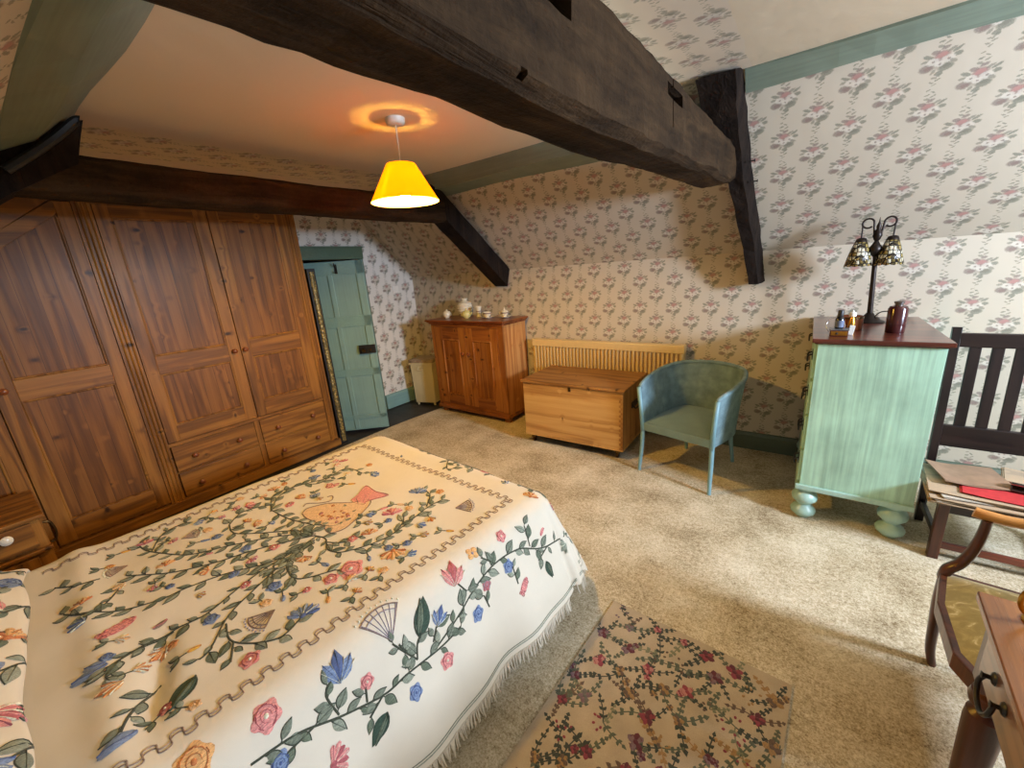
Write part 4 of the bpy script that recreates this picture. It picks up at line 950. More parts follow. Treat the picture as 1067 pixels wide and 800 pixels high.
def cloth(a,b):
    """bed-local cloth coordinates (metres) -> bed-local point"""
    ea=a-XR if a>XR else (a-XL if a<XL else 0.)
    eb=b-YF if b>YF else 0.
    x=min(max(a,XL),XR); y=min(b,YF)
    hyp=math.hypot(ea,eb)
    z=ZT
    if hyp>0:
        e=(abs(ea)**5+abs(eb)**5)**.2
        h,d=prof(e)
        k=min(1,d/.42)
        s=(b if ea and not eb else (a if eb and not ea else math.atan2(eb,ea)*.6+b))
        h+=k*(.012*math.sin(s*11+.7)+.007*math.sin(s*23+1.9))
        x+=ea/hyp*h; y+=eb/hyp*h; z-=d
    z+=.004*math.sin(a*7+b*3)*math.sin(b*5-a*2)+.0025*math.sin(a*19+1.3)*math.sin(b*13+.4)
    # the dent and the roll of cloth in front of the pillow
    z+=.018*math.exp(-((b+.60)/.05)**2)*(1 if -1<a<1 else 0)
    z-=.03*math.exp(-((b+.50+.25*(a-.35))/.035)**2)*math.exp(-((a-.38)/.17)**2)
    return x,y,z
def bedworld(p):
    c,s=math.cos(BA),math.sin(BA)
    return (BO[0]+c*p[0]-s*p[1],BO[1]+s*p[0]+c*p[1],p[2])
VINES=[[(0.089, 0.091), (-0.052, -0.029), (-0.146, -0.174), (-0.237, -0.302), (-0.412, -0.392), (-0.52, -0.417)], [(-0.412, -0.392), (-0.536, -0.33), (-0.552, -0.235)], [(0.099, 0.086), (-0.019, -0.101), (-0.076, -0.257), (-0.163, -0.376), (-0.291, -0.484)], [(0.109, 0.081), (0.119, -0.093), (0.044, -0.229), (0.011, -0.354), (0.0, -0.43), (-0.075, -0.556), (-0.148, -0.631)], [(0.123, 0.068), (0.138, -0.122), (0.174, -0.247), (0.212, -0.348), (0.198, -0.428), (0.198, -0.517), (0.238, -0.592)], [(0.133, 0.063), (0.17, -0.079), (0.222, -0.193), (0.283, -0.297), (0.39, -0.375), (0.409, -0.41)], [(0.143, 0.059), (0.162, -0.041), (0.242, -0.085), (0.313, -0.071), (0.384, 0.03)], [(0.159, -0.108), (0.235, -0.147)], [(0.32, -0.316), (0.421, -0.324), (0.528, -0.235), (0.509, -0.154)], [(0.421, -0.324), (0.497, -0.354)], [(-0.344, -0.119), (-0.218, -0.119), (-0.04, 0.029), (0.068, 0.087)], [(-0.344, -0.119), (-0.408, -0.049), (-0.392, 0.026)], [(-0.306, 0.05), (-0.458, 0.12), (-0.441, 0.237), (-0.366, 0.404)], [(-0.306, 0.05), (-0.15, 0.072), (0.012, 0.113)], [(-0.354, -0.555), (-0.361, -0.61), (-0.444, -0.673)], [(-0.254, -0.498), (-0.104, -0.588), (-0.203, -0.659)], [(-0.289, 0.041), (-0.412, 0.126), (-0.454, 0.238), (-0.37, 0.319), (-0.394, 0.409), (-0.392, 0.5), (-0.254, 0.516)], [(0.093, 0.08), (0.157, 0.1), (0.23, 0.072), (0.296, 0.089), (0.336, 0.14), (0.365, 0.215), (0.372, 0.291), (0.336, 0.369), (0.294, 0.399)], [(0.372, 0.291), (0.353, 0.411), (0.339, 0.51), (0.348, 0.584)], [(0.332, 0.505), (0.261, 0.583), (0.198, 0.601)], [(0.129, 0.027), (0.142, -0.039), (0.214, -0.081), (0.273, -0.081)], [(0.185, 0.094), (0.25, 0.135), (0.276, 0.205)], [(0.087, 0.075), (0.02, 0.114), (0.105, 0.173), (0.07, 0.257), (-0.002, 0.262)], [(0.916, 0.127), (0.879, 0.267), (0.855, 0.343), (0.822, 0.486), (0.84, 0.623), (0.921, 0.786), (0.978, 1.165)], [(0.867, 0.69), (0.778, 0.703)], [(0.788, 0.298), (0.834, 0.321)], [(0.822, 0.486), (0.767, 0.436)], [(0.921, 0.786), (0.944, 0.707)], [(0.951, 0.395), (0.898, 0.388)], [(0.955, 0.554), (0.879, 0.56)], [(0.815, 0.022), (0.852, 0.033)], [(-0.61, 1.11), (-0.26, 0.94), (-0.014, 0.956), (0.232, 0.908)], [(-0.014, 0.956), (0.145, 0.813), (0.162, 1.039), (0.343, 0.934)], [(0.539, 0.939), (0.642, 0.921), (0.699, 0.981)], [(0.804, -0.406), (0.824, -0.299), (0.882, -0.183), (0.912, -0.075), (0.909, 0.016), (0.924, 0.144), (0.918, 0.247)], [(0.869, -0.197), (0.798, -0.21), (0.775, -0.186)], [(0.898, -0.119), (0.856, -0.109)], [(0.896, 0.06), (0.836, 0.024), (0.801, 0.004)], [(0.896, 0.06), (0.852, 0.081), (0.838, 0.108)], [(0.891, 0.132), (0.855, 0.162)], [(0.912, -0.075), (0.942, -0.126)], [(0.842, -0.262), (0.845, -0.331), (0.854, -0.357)], [(0.204, -0.432), (0.203, -0.507), (0.221, -0.561), (0.271, -0.597)], [(0.382, -0.501), (0.419, -0.541), (0.47, -0.573), (0.52, -0.593)]]
FLOWERS=[('cone', 'pink', 0.027, -0.512, 0.085, -1.14), ('carn', 'pink', -0.449, 0.003, 0.05, 1.42), ('tulip', 'blue', -0.487, -0.208, 0.045, 1.59), ('fan', 'pale', -0.402, -0.267, 0.05, 1.41), ('carn', 'pink', -0.525, -0.396, 0.04, 2.97), ('rose', 'blue', -0.28, -0.184, 0.035, 1.3), ('carn', 'orange', -0.236, -0.034, 0.04, 1.04), ('rose', 'blue', -0.066, -0.137, 0.035, 1.88), ('carn', 'orange', -0.242, -0.371, 0.04, 2.96), ('carn', 'orange', -0.043, -0.285, 0.035, -2.06), ('rose', 'blue', 0.069, -0.221, 0.035, -1.94), ('bud', 'pink', -0.155, -0.237, 0.025, -2.12), ('tulip', 'yellow', 0.095, -0.332, 0.03, 0.87), ('rose', 'pink', 0.173, -0.212, 0.03, 1.76), ('rose', 'blue', 0.268, -0.149, 0.04, -1.73), ('rose', 'pink', 0.026, -0.059, 0.035, 1.03), ('carn', 'orange', 0.212, -0.015, 0.035, -0.87), ('rose', 'pink', 0.414, -0.005, 0.045, 0.13), ('fan', 'brown', 0.394, -0.215, 0.06, -1.37), ('carn', 'blue', 0.491, -0.136, 0.065, 2.53), ('bud', 'rust', 0.128, -0.446, 0.04, -1.18), ('rose', 'blue', 0.253, -0.341, 0.04, 0.0), ('tulip', 'orange', 0.251, -0.471, 0.05, -1.07), ('rose', 'pink', 0.536, -0.314, 0.045, -0.71), ('tulip', 'peach', -0.229, -0.509, 0.045, -1.26), ('carn', 'orange', -0.212, -0.615, 0.04, -2.86), ('tulip', 'blue', -0.083, -0.628, 0.055, -2.16), ('bud', 'blue', 0.199, -0.604, 0.05, -2.07), ('fan', 'pale', -0.379, -0.492, 0.05, -1.66), ('carn', 'orange', -0.524, 0.145, 0.04, 2.78), ('rose', 'orange', -0.313, 0.198, 0.035, 2.26), ('rose', 'pink', -0.281, 0.133, 0.03, 2.77), ('carn', 'blue', -0.46, 0.337, 0.04, 2.71), ('carn', 'pink', -0.292, 0.34, 0.04, 1.22), ('carn', 'pink', -0.275, 0.348, 0.045, -0.46), ('rose', 'blue', -0.455, 0.331, 0.035, 2.7), ('rose', 'orange', -0.311, 0.594, 0.03, 2.59), ('carn', 'blue', -0.189, 0.551, 0.05, 1.36), ('carn', 'pink', -0.514, 0.539, 0.035, 2.62), ('carn', 'orange', -0.301, 0.19, 0.035, 2.27), ('rose', 'pink', -0.275, 0.122, 0.03, 2.8), ('carn', 'blue', 0.175, 0.576, 0.06, 2.27), ('rose', 'orange', 0.28, 0.632, 0.035, 1.95), ('carn', 'pink', 0.232, 0.383, 0.06, 2.63), ('tulip', 'blue', 0.425, 0.399, 0.045, 0.56), ('carn', 'orange', 0.279, 0.236, 0.045, 2.62), ('rose', 'pink', 0.26, 0.168, 0.035, -0.57), ('carn', 'orange', 0.489, 0.213, 0.065, -0.62), ('rose', 'pink', 0.428, 0.067, 0.075, -0.83), ('carn', 'orange', 0.209, -0.015, 0.04, -0.71), ('fan', 'brown', 0.467, 0.599, 0.06, 0.87), ('carn', 'pink', -0.549, 1.004, 0.04, -0.73), ('bud', 'blue', -0.258, 0.781, 0.03, -0.59), ('carn', 'pink', -0.275, 1.052, 0.045, 2.55), ('bud', 'blue', -0.059, 1.116, 0.03, 2.32), ('rose', 'pink', 0.305, 0.938, 0.045, 1.43), ('tulip', 'blue', 0.502, 0.88, 0.045, 2.39), ('carn', 'orange', 0.681, 0.865, 0.06, 1.97), ('tulip', 'pink', 0.8, 0.983, 0.045, -1.79), ('bud', 'pink', 0.857, 0.781, 0.035, 2.09), ('tulip', 'blue', 0.477, 1.279, 0.055, -1.36), ('rose', 'pink', 0.75, 0.57, 0.045, 2.36), ('quad', 'orange', 0.732, 0.416, 0.045, 1.34), ('tulip', 'pink', 0.756, 0.297, 0.09, 2.7), ('rose', 'blue', 0.867, 0.54, 0.05, 2.68), ('rose', 'rose', 0.873, 0.415, 0.04, 2.68), ('cone', 'pink', 0.967, 0.602, 0.055, -0.99), ('leafd', 'green', 1.0, 0.747, 0.07, 0.03), ('fan', 'mauve', 0.758, 0.008, 0.1, 3.07), ('leafd', 'green', 0.807, 0.121, 0.11, 2.55), ('tulip', 'blue', 0.839, 0.181, 0.06, 2.44), ('rose', 'blue', 0.936, 0.335, 0.05, -1.12), ('tulip', 'pale2', 0.986, 0.93, 0.06, -1.18), ('rose', 'pink', 0.737, -0.344, 0.065, 2.31), ('tulip', 'blue', 0.765, -0.158, 0.085, 2.87), ('rose', 'pink', 0.847, -0.101, 0.04, 2.5), ('leafd', 'green', 0.983, -0.106, 0.08, -0.89), ('rose', 'blue', 0.974, 0.017, 0.045, -0.15), ('rose', 'orange', 0.717, -0.494, 0.075, 2.84), ('rose', 'blue', 0.852, -0.353, 0.05, -0.07), ('carn', 'pink', 0.965, -0.234, 0.065, 1.52), ('rose', 'pink', 0.977, 0.155, 0.05, -0.83), ('bud', 'blue', 0.215, -0.611, 0.075, -1.68), ('rose', 'blue', 0.185, -0.585, 0.03, 0.32), ('tulip', 'orange', 0.328, -0.588, 0.06, -1.57), ('bud', 'blue', 0.536, -0.588, 0.07, -1.26), ('tulip', 'orange', 0.261, -0.478, 0.055, -1.09), ('rose', 'orange', 0.262, -0.449, 0.03, 0.4), ('leafd', 'green', 0.487, -0.463, 0.08, -0.91)]
VASE=[(-0.14, 0.129), (-0.164, 0.164), (-0.114, 0.242), (-0.024, 0.309), (0.044, 0.379), (0.095, 0.339), (0.159, 0.208), (0.151, 0.149), (0.119, 0.127), (0.054, 0.136), (-0.068, 0.122)]
NECK=[(-0.039, 0.326), (-0.053, 0.371), (-0.103, 0.448), (0.002, 0.443), (0.088, 0.461), (0.044, 0.37), (0.058, 0.343), (0.012, 0.324)]
HANDLE=[(-0.198, 0.158), (-0.211, 0.185), (-0.146, 0.231), (-0.125, 0.269), (-0.162, 0.292), (-0.179, 0.273)]
# ------------------------------------------------------------------ bed
bedroot=root('double_bed','double bed hidden under the embroidered cream bedspread','bed',(BO[0],BO[1],0),BA)
bm=B(); box(bm,-.66,.66,-1.08,.86,.10,.30); o=mk('divan_base',bm,plain('divan_fabric',(150,140,124),.9),bedroot,local=True,bevel=.02)
bm=B(); box(bm,-.645,.645,-1.08,.835,.305,.515); mk('mattress',bm,plain('mattress_ticking',(220,214,204),.9),bedroot,local=True,bevel=.05,seg=4)
for sx in (-1,1):
    for y in (-1.0,.78): bm=B(); lathe(bm,[(.022,0),(.03,.02),(.03,.10)],(sx*.58,y,0),14); mk('leg',bm,darkZ,bedroot,local=True)
def V3(p): return Vector(p)
def cn(a,b,h=0.):
    p=V3(cloth(a,b))
    if h:
        e=.004; n=(V3(cloth(a+e,b))-V3(cloth(a-e,b))).cross(V3(cloth(a,b+e))-V3(cloth(a,b-e)))
        if n.length>0: p+=n.normalized()*h
    return p
sp=root('bedspread','cream cotton bedspread embroidered with flowers, vines and a vase, fringed at the edge','bedspread',(BO[0],BO[1],.55),BA)
spm=Matrix.Translation((0,0,-.55))
bm=B(); NA,NB=150,140
EL=.66+.525; EF=.86+.505
def ab(u,v): return (-EL+2*EL*u, -1.10+(EF+1.10)*v)
V=grid(bm,lambda u,v:cn(*ab(u,v)),NA,NB)
bm.transform(spm); top=mk('bedspread_cloth',bm,spread,sp,local=True,smooth=180)
# embroidery worked on the cloth (raised threads, part of the bedspread)
eb=B(); rnd=random.Random(11)
def poly(pts,mi,h=.0022,center=None,S=cn):
    """pts in cloth coords; fan with a middle ring"""
    cx=sum(p[0] for p in pts)/len(pts); cy=sum(p[1] for p in pts)/len(pts)
    if center: cx,cy=center
    c=eb.verts.new(S(cx,cy,h+.0012))
    ring=[eb.verts.new(S(cx+(x-cx)*.55,cy+(y-cy)*.55,h+.0010)) for x,y in pts]
    out=[eb.verts.new(S(x,y,h*.45)) for x,y in pts]; n=len(pts)
    for i in range(n):
        j=(i+1)%n
        for vs in ((c,ring[i],ring[j]),(ring[i],out[i],out[j],ring[j])):
            f=eb.faces.new(vs); f.material_index=mi-1; f.smooth=True
def line(P,w,mi,h=.003,S=cn,taper=False):
    n=len(P); L_=[];
    for i in range(n):
        a=P[max(0,i-1)]; b=P[min(n-1,i+1)]; dx,dy=b[0]-a[0],b[1]-a[1]; l=math.hypot(dx,dy) or 1; nx,ny=-dy/l,dx/l
        ww=w*(1-.6*i/n) if taper else w; x,y=P[i]
        L_.append((eb.verts.new(S(x+nx*ww,y+ny*ww,h*.3)),eb.verts.new(S(x,y,h)),eb.verts.new(S(x-nx*ww,y-ny*ww,h*.3))))
    for p,q in zip(L_,L_[1:]):
        for k in (0,1):
            f=eb.faces.new((p[k],q[k],q[k+1],p[k+1])); f.material_index=mi-1; f.smooth=True
def rot2(x,y,a): c,s=math.cos(a),math.sin(a); return (c*x-s*y,s*x+c*y)
def ell(cx,cy,rx_,ry_,a,n=12,w=0,ph=0):
    o=[]
    for k in range(n):
        t_=2*PI*k/n; r=1+w*math.cos(t_*5+ph); x,y=rot2(rx_*r*math.cos(t_),ry_*r*math.sin(t_),a); o.append((cx+x,cy+y))
    return o
def leaf(cx,cy,L_,W,a,m1='leaf',m2='stem',S=cn,h=.002):
    pts=[]
    for k in range(9): u=k/8; pts.append((u*L_,W*math.sin(PI*u**.8)))
    for k in range(7,0,-1): u=k/8; pts.append((u*L_,-W*math.sin(PI*u**.8)))
    P=[(cx+rot2(x,y,a)[0],cy+rot2(x,y,a)[1]) for x,y in pts]
    poly(P,TH[m1],h,S=S)
    # dark edge along one side
    line([P[k] for k in range(0,9)],.0016,TH[m2],h+.0012,S=S)
    if L_>.05: line([(cx+rot2(u*L_,0,a)[0],cy+rot2(u*L_,0,a)[1]) for u in (0,.3,.6,.85)],.0011,TH[m2],h+.003,S=S)
def flower(t_,col,x,y,s,a,S=cn):
    dk={'pink':'pinkd','blue':'blued','orange':'oranged','yellow':'oranged','peach':'orange','rose':'mauve','brown':'browns','pale':'brown','mauve':'mauve','rust':'pinkd','green':'green','pale2':'leaf2'}.get(col,'pinkd')
    mc={'rose':'pinkd','rust':'browns','pale2':'leaf2'}.get(col,col)
    at_=lambda u,v:(x+rot2(u,v,a)[0],y+rot2(u,v,a)[1])
    if t_=='cone':
        poly(ell(*at_(s*.45,0),s*.62,s*.28,a,16),TH[mc],S=S)
        for i in range(4):
            for j in range(-1,2):
                u=s*(-.02+.28*i+(.14 if j%2 else 0)); v=s*.15*j
                line([at_(u+.02*s*6*math.cos(q)*.8,v+.015*s*5*math.sin(q)) for q in [k*PI/4 for k in range(9)]],.0012,TH[dk],.0045,S=S)
    elif t_=='tulip':
        for da,c,l in ((-.55,mc,.8),(.55,mc,.8),(0,dk,1.0)):
            P=[rot2(u*s*l,w_*s*.2*math.sin(PI*min(1,u*.95+.03)),da) for u,w_ in [(0,1),(.2,1),(.45,1),(.7,1),(1,0),(.7,-1),(.45,-1),(.2,-1)]]
            poly([at_(px-s*.35,py) for px,py in P],TH[c],.003 if da else .0045,S=S)
        line([at_(-s*.35+s*.9*k/4,0) for k in range(5)],.0012,TH[mc],.008,S=S)
        for da in(-.3,.3,-.8,.8): line([at_(-s*.35+rot2(s*.7*k/4,0,da)[0],rot2(s*.7*k/4,0,da)[1]) for k in range(5)],.0010,TH['cream'],.0062,S=S)
        for da in(-.55,.55): line([at_(-s*.35+rot2(s*.8*k/4,0,da)[0],rot2(s*.8*k/4,0,da)[1]) for k in range(5)],.0011,TH[dk],.0065,S=S)
    elif t_=='carn':
        n=7
        for k in range(n):
            da=-1.25+2.5*k/(n-1); l=s*(.62+.08*(k%2))
            P=[rot2(u*l,w_*s*.10,da) for u,w_ in [(0,.5),(.5,1),(.85,1.2),(1,.3),(.95,-.7),(.6,-1),(.2,-.5)]]
            poly([at_(px-s*.25,py) for px,py in P],TH[mc if k%2 else dk] if k%2==0 and rnd.random()<.55 else TH[mc],.003+.0006*(k%2),S=S)
        for k in range(n):
            da=-1.25+2.5*k/(n-1); line([at_(rot2(s*u,0,da)[0]-s*.25,rot2(s*u,0,da)[1]) for u in (.15,.4,.62)],.0012,TH['cream' if k%2 else dk],.006,S=S)
        poly(ell(*at_(-s*.2,0),s*.16,s*.13,a,10),TH[dk],.0045,S=S)
    elif t_=='rose':
        poly(ell(x,y,s*.50,s*.45,a,25,.13),TH[mc],.0025,S=S)
        for r,ph in ((.36,.3),(.2,1.2)):
            line([ (x+s*r*math.cos(q+ph),y+s*r*.9*math.sin(q+ph)) for q in [k*PI/5 for k in range(9)]],.0016,TH[dk],.0055,S=S)
        poly(ell(x,y,s*.10,s*.09,a,8),TH['cream' if mc=='pink' else dk],.0055,S=S)
        for k in range(5):
            q=k*1.256+.4; line([(x+s*.38*math.cos(q+e),y+s*.36*math.sin(q+e)) for e in (-.25,0,.25)],.0014,TH[dk],.005,S=S)
    elif t_=='quad':
        for k in range(4):
            q=k*PI/2+.5; poly(ell(x+s*.3*math.cos(q),y+s*.3*math.sin(q),s*.27,s*.24,q,10),TH[mc],.003,S=S)
        poly(ell(x,y,s*.13,s*.13,0,8),TH['mauve'],.005,S=S)
    elif t_=='bud':
        poly(ell(*at_(s*.2,0),s*.55,s*.26,a,12),TH[mc],S=S); line([at_(-.3*s+s*1.0*k/5,s*.1*math.sin(k)) for k in range(6)],.0015,TH[dk],.005,S=S)
    elif t_=='fan':
        for k in range(7):
            da=-.62+1.24*k/6
            P=[at_(rot2(u*s,0,da)[0]-s*.3,rot2(u*s,0,da)[1]) for u in (0,.25,.5,.75,.95)]
            line(P,.0017,TH[dk],.0035,S=S)
        line([at_(rot2(s*.97,0,-.68+1.36*k/9)[0]-s*.3,rot2(s*.97,0,-.68+1.36*k/9)[1]) for k in range(10)],.0026,TH['browns' if col!='pale' else 'brown'],.004,S=S)
        line([at_(rot2(s*.8,0,-.62+1.24*k/9)[0]-s*.3,rot2(s*.8,0,-.62+1.24*k/9)[1]) for k in range(10)],.0014,TH[mc],.004,S=S)
        for k in range(10):
            q=rot2(s*(1.08+.03*(k%2)),0,-.66+1.32*k/9); poly(ell(*at_(q[0]-s*.3,q[1]),.004,.003,a,6),TH['cream' if col!='brown' else 'mauve'],.003,S=S)
        for sd in (-1,1): line([at_(rot2(u*s,0,sd*.66)[0]-s*.3,rot2(u*s,0,sd*.66)[1]) for u in (0,.3,.6,.95)],.002,TH['browns'],.0035,S=S)
    elif t_=='leafd':
        leaf(*at_(-s*.4,0),s,s*.25,a,'green','stem',S=S); leaf(*at_(-s*.35,s*.05),s*.9,s*.10,a+.05,'greenl','green',S=S,h=.005)
def smooth2(P,n=5): return [(q.x,q.y) for q in catmull([(p[0],p[1],0) for p in P],n)]
def clampt(a,b): return (a,b)
def vine(P,w=.0032,S=cn,dens=.025,mm=('leaf','leaf2','leaf','greenl'),lf=1.0):
    Q=smooth2(P,6); line(Q,w,TH['stem'],.0035,S=S)
    acc=rnd.uniform(.3,1)*dens; sd=rnd.choice((-1,1))
    for p,q in zip(Q,Q[1:]):
        l=math.hypot(q[0]-p[0],q[1]-p[1]); acc+=l
        if acc>dens:
            acc=0; sd=-sd; a=math.atan2(q[1]-p[1],q[0]-p[0])+sd*rnd.uniform(.45,.95)
            L_=rnd.uniform(.030,.060)*lf; st=.008
            bx,by=q[0]+st*math.cos(a),q[1]+st*math.sin(a)
            line([q,(bx,by)],.0014,TH['stem'],.003,S=S)
            leaf(bx,by,L_,L_*rnd.uniform(.23,.34),a+rnd.uniform(-.2,.2),rnd.choice(mm),S=S)
for P in VINES: vine(P)
for f_ in FLOWERS: flower(*f_[:4],f_[4]*((1.02 if f_[0] in ('tulip','bud','cone') else 1.32) if f_[2]<.58 else 1.12),f_[5])
used=[(f_[2],f_[3]) for f_ in FLOWERS]+[(q[0],q[1]) for P in VINES for q in smooth2(P,4)]+VASE+NECK
rf=random.Random(4)
for tr_ in range(900):
    x,y=rf.uniform(-.56,.56),rf.uniform(-.60,.50)
    if y>.0 and -.2<x<.15: continue
    if min((x-p[0])**2+(y-p[1])**2 for p in used)<.058**2: continue
    used.append((x,y)); a_=rf.uniform(2.6,5.2)
    line([(x,y),(x+.02*math.cos(a_),y+.02*math.sin(a_)),(x+.045*math.cos(a_+.2),y+.045*math.sin(a_+.2))],.002,TH['stem'],.003)
    for sd in (-1,1): leaf(x+.02*math.cos(a_),y+.02*math.sin(a_),.036,.009,a_+sd*.8,rf.choice(['leaf','leaf2','greenl']))
    flower(rf.choice(['carn','rose','tulip','bud']),rf.choice(['pink','orange','blue','peach','yellow']),x-.012*math.cos(a_),y-.012*math.sin(a_),rf.uniform(.032,.045),a_+PI)
# the embroidered vase
poly(VASE,TH['peach'],.0025,center=(sum(p[0] for p in VASE)/len(VASE),sum(p[1] for p in VASE)/len(VASE)))
poly(NECK,TH['pink'],.0028); line(smooth2(VASE+VASE[:1],4),.0024,TH['browns'],.0035); line(smooth2(NECK+NECK[:1],3),.0018,TH['pinkd'],.004)
line(smooth2(HANDLE,5),.003,TH['browns'],.0035)
ncx=sum(p[0] for p in NECK)/len(NECK); ncy=sum(p[1] for p in NECK)/len(NECK)
vc=(sum(p[0] for p in VASE)/len(VASE),sum(p[1] for p in VASE)/len(VASE))
for k in range(5):
    q=(NECK[0][0]*(1-k/5)+NECK[3][0]*k/5,NECK[0][1]*(1-k/5)+NECK[3][1]*k/5); r=(NECK[7][0]*(1-k/5)+NECK[5][0]*k/5,NECK[7][1]*(1-k/5)+NECK[5][1]*k/5)
    line([q,((q[0]+r[0])/2,(q[1]+r[1])/2),r],.0035,TH['browns' if k%2 else 'peach'],.0045)
for k in range(16):
    q=(vc[0]+rnd.uniform(-.08,.08),vc[1]+rnd.uniform(-.04,.04)); flower('rose','pink' if k%2 else 'orange',q[0],q[1],.022,rnd.uniform(0,6))
# looping border stitched in double line round the top
def border(p0,p1,n_w,amp=.0135):
    L_=math.hypot(p1[0]-p0[0],p1[1]-p0[1]); ux,uy=(p1[0]-p0[0])/L_,(p1[1]-p0[1])/L_
    for off,col,ph in ((0,'browns',0),(.012,'brown',0)):
        P=[]; N=n_w*18
        for i in range(N+1):
            t_=i/N; th=t_*n_w*2*PI
            u=t_*L_-amp*.38*math.sin(2*th); v=off+amp*math.sin(th)
            P.append((p0[0]+ux*u-uy*v,p0[1]+uy*u+ux*v))
        line(P,.0022 if off else .0018,TH[col],.0032)
border((.630,-.62),(.630,.775),27); border((.63,.775),(-.615,.735),25,.012); border((-.615,.735),(-.622,-.70),27)
# band above the fringe
def edgeline(off,col,w):
    e=EL-.66-off; ef=EF-.86-off
    P=[(.66+e,-1.0+i*.03) for i in range(int((.80+1.0)/.03))]
    for k in range(10):
        a=k/9*PI/2; P.append((.66+e*math.cos(a)**.4 if k<9 else .66,.82+(ef+.04)*math.sin(a)**.4))
    P+=[(.63-i*.03,.86+ef) for i in range(44)]
    line(P,w,TH[col],.003)
edgeline(.022,'leaf2',.0022); edgeline(.030,'greenl',.0016)
# a few extra sprays so the ground fills evenly
for (x,y) in [(-.30,-.55),(-.45,-.2),(-.55,.62),(.52,.66),(.10,-.47)]:
    pass
eb.transform(spm)
mk('embroidery',eb,threadM,sp,local=True)['kind']='stuff'
# fringe
fb=B(); rnd=random.Random(3)
def tassel(a,b,da,db):
    p=cn(a,b,.001); L_=rnd.uniform(.050,.068); o=Vector((da,db,0)).normalized() if (da or db) else Vector((1,0,0))
    side=Vector((-o.y,o.x,0)); sw=rnd.uniform(-.3,.3); w=rnd.uniform(.0022,.004); fo=rnd.uniform(.05,.28)
    zmin=.012
    for k in range(1):
        P=[p,p+Vector((0,0,-L_*.5))+o*L_*.5*fo*.7+side*sw*L_*.3,p+Vector((0,0,-L_*.95))+o*L_*fo+side*sw*L_*.7]
        P=[Vector((q.x,q.y,max(q.z,zmin))) for q in P]
        tube(fb,P,[w,w*.9,w*.5],4)
n=300
for i in range(n):
    b=-1.05+(.80+1.05)*i/n; tassel(EL-.002,b,1,0); 
    if i%2==0: tassel(-EL+.002,b,-1,0)
for i in range(60):
    a=i/59*PI/2; tassel(.66+(EL-.664)*math.cos(a)**.4 if i<59 else .66,.80+(EF-.802)*math.sin(a)**.4,math.cos(a),math.sin(a))
for i in range(200): tassel(.64-1.75*i/200,EF-.002,0,1)
fb.transform(spm); mk('fringe',fb,cloth_m('cotton_fringe',(216,206,186),400,.2),sp,local=True)['kind']='stuff'
# pillow with matching cover
pw=root('pillow','pillow in a matching flower embroidered cover at the head of the bed','pillow',(BO[0],BO[1],.55),BA)
PY0,PY1=-1.10,-.735
def pil(a,b,h=0.):
    # a along x (-.60..+.62), b 0..1 from front to back
    u=max(-1,min(1,(a-.0)/.66)); v=max(0,min(1,b))
    ed=(1-abs(u)**5); z=.015+.17*ed**.5*math.sin(PI*min(.5,v*.9+.02))**.55 
    y=PY1-.32*v-.006*math.sin(a*8)+.004*math.sin(a*17)
    if v<.12: y+=.02*(1-((v-.06)/.06)**2)
    z+=.006*math.sin(a*13+v*5)+h*.9
    return Vector((a,y+h*.5,z))
bm=B(); grid(bm,lambda u,v:pil(-.66+1.32*u,v**1.6),70,27); grid(bm,lambda u,v:Vector((-.66+1.32*u,PY1-.32*v,.012)),10,6,flip=True)
mk('pillow_case',bm,spread,pw,local=True,smooth=180)
eb=B(); 
ARC=[(0.,0.)]
for k in range(1,201):
    ARC.append((ARC[-1][0]+(pil(.1,(k/200))-pil(.1,(k-1)/200)).length,k/200))
def SP(a,b,h=0):
    for (s0,v0),(s1,v1) in zip(ARC,ARC[1:]):
        if b<=s1: return pil(a,v0+(v1-v0)*max(0,b-s0)/max(1e-6,s1-s0),h)
    return pil(a,1,h)
rnd=random.Random(21)
def pvine(P): vine(P,S=SP,dens=.026,lf=1.25)
for k in range(7):
    x0_=-.58+.17*k; pvine([(x0_,.01),(x0_+.05,.09),(x0_-.01+.02*(k%3),.17),(x0_+.06,.26),(x0_+.02,.38)])
for k in range(7):
    x0_=-.50+.18*k; flower(('rose','tulip','carn')[k%3],('blue','pink','orange','blue','pink')[k%5],x0_+.10,.07+.05*(k%2),.10,1.2+k,S=SP)
    flower(('carn','rose','bud')[k%3],('pink','blue','peach','pink')[k%4],x0_+.03,.20+.03*(k%2),.085,k*1.3,S=SP)
mk('embroidery',eb,threadM,pw,local=True)['kind']='stuff'
# looped edging on the cloth in front of the pillow
# ------------------------------------------------------------------ rug
RA=R(3.2)
rg=root('floral_rug','beige woven rug scattered with dark red flowers and green leaves on the carpet','rug',(-.63,1.55,0),-RA)
RW,RL=.725,1.25
bm=B(); 
def rs(x,y,h=0.): return Vector((x,-y,.008+h+.0015*math.sin(x*9)*math.sin(y*7)))
V=grid(bm,lambda u,v:rs(u*RW,v*RL),30,50,flip=True)
edge=[]
for (i0,j0,i1,j1) in [(0,0,30,0),(30,0,30,50),(30,50,0,50),(0,50,0,0)]:
    n_=max(abs(i1-i0),abs(j1-j0)); 
    for k in range(n_): edge.append(V[i0+(i1-i0)*k//n_][j0+(j1-j0)*k//n_])
low=[bm.verts.new((v.co.x,v.co.y,.0005)) for v in edge]
for i in range(len(edge)): j=(i+1)%len(edge); bm.faces.new((edge[i],edge[j],low[j],low[i]))
bmesh.ops.recalc_face_normals(bm,faces=bm.faces[:]); mk('rug_pile',bm,rugbase,rg,local=True,smooth=60)
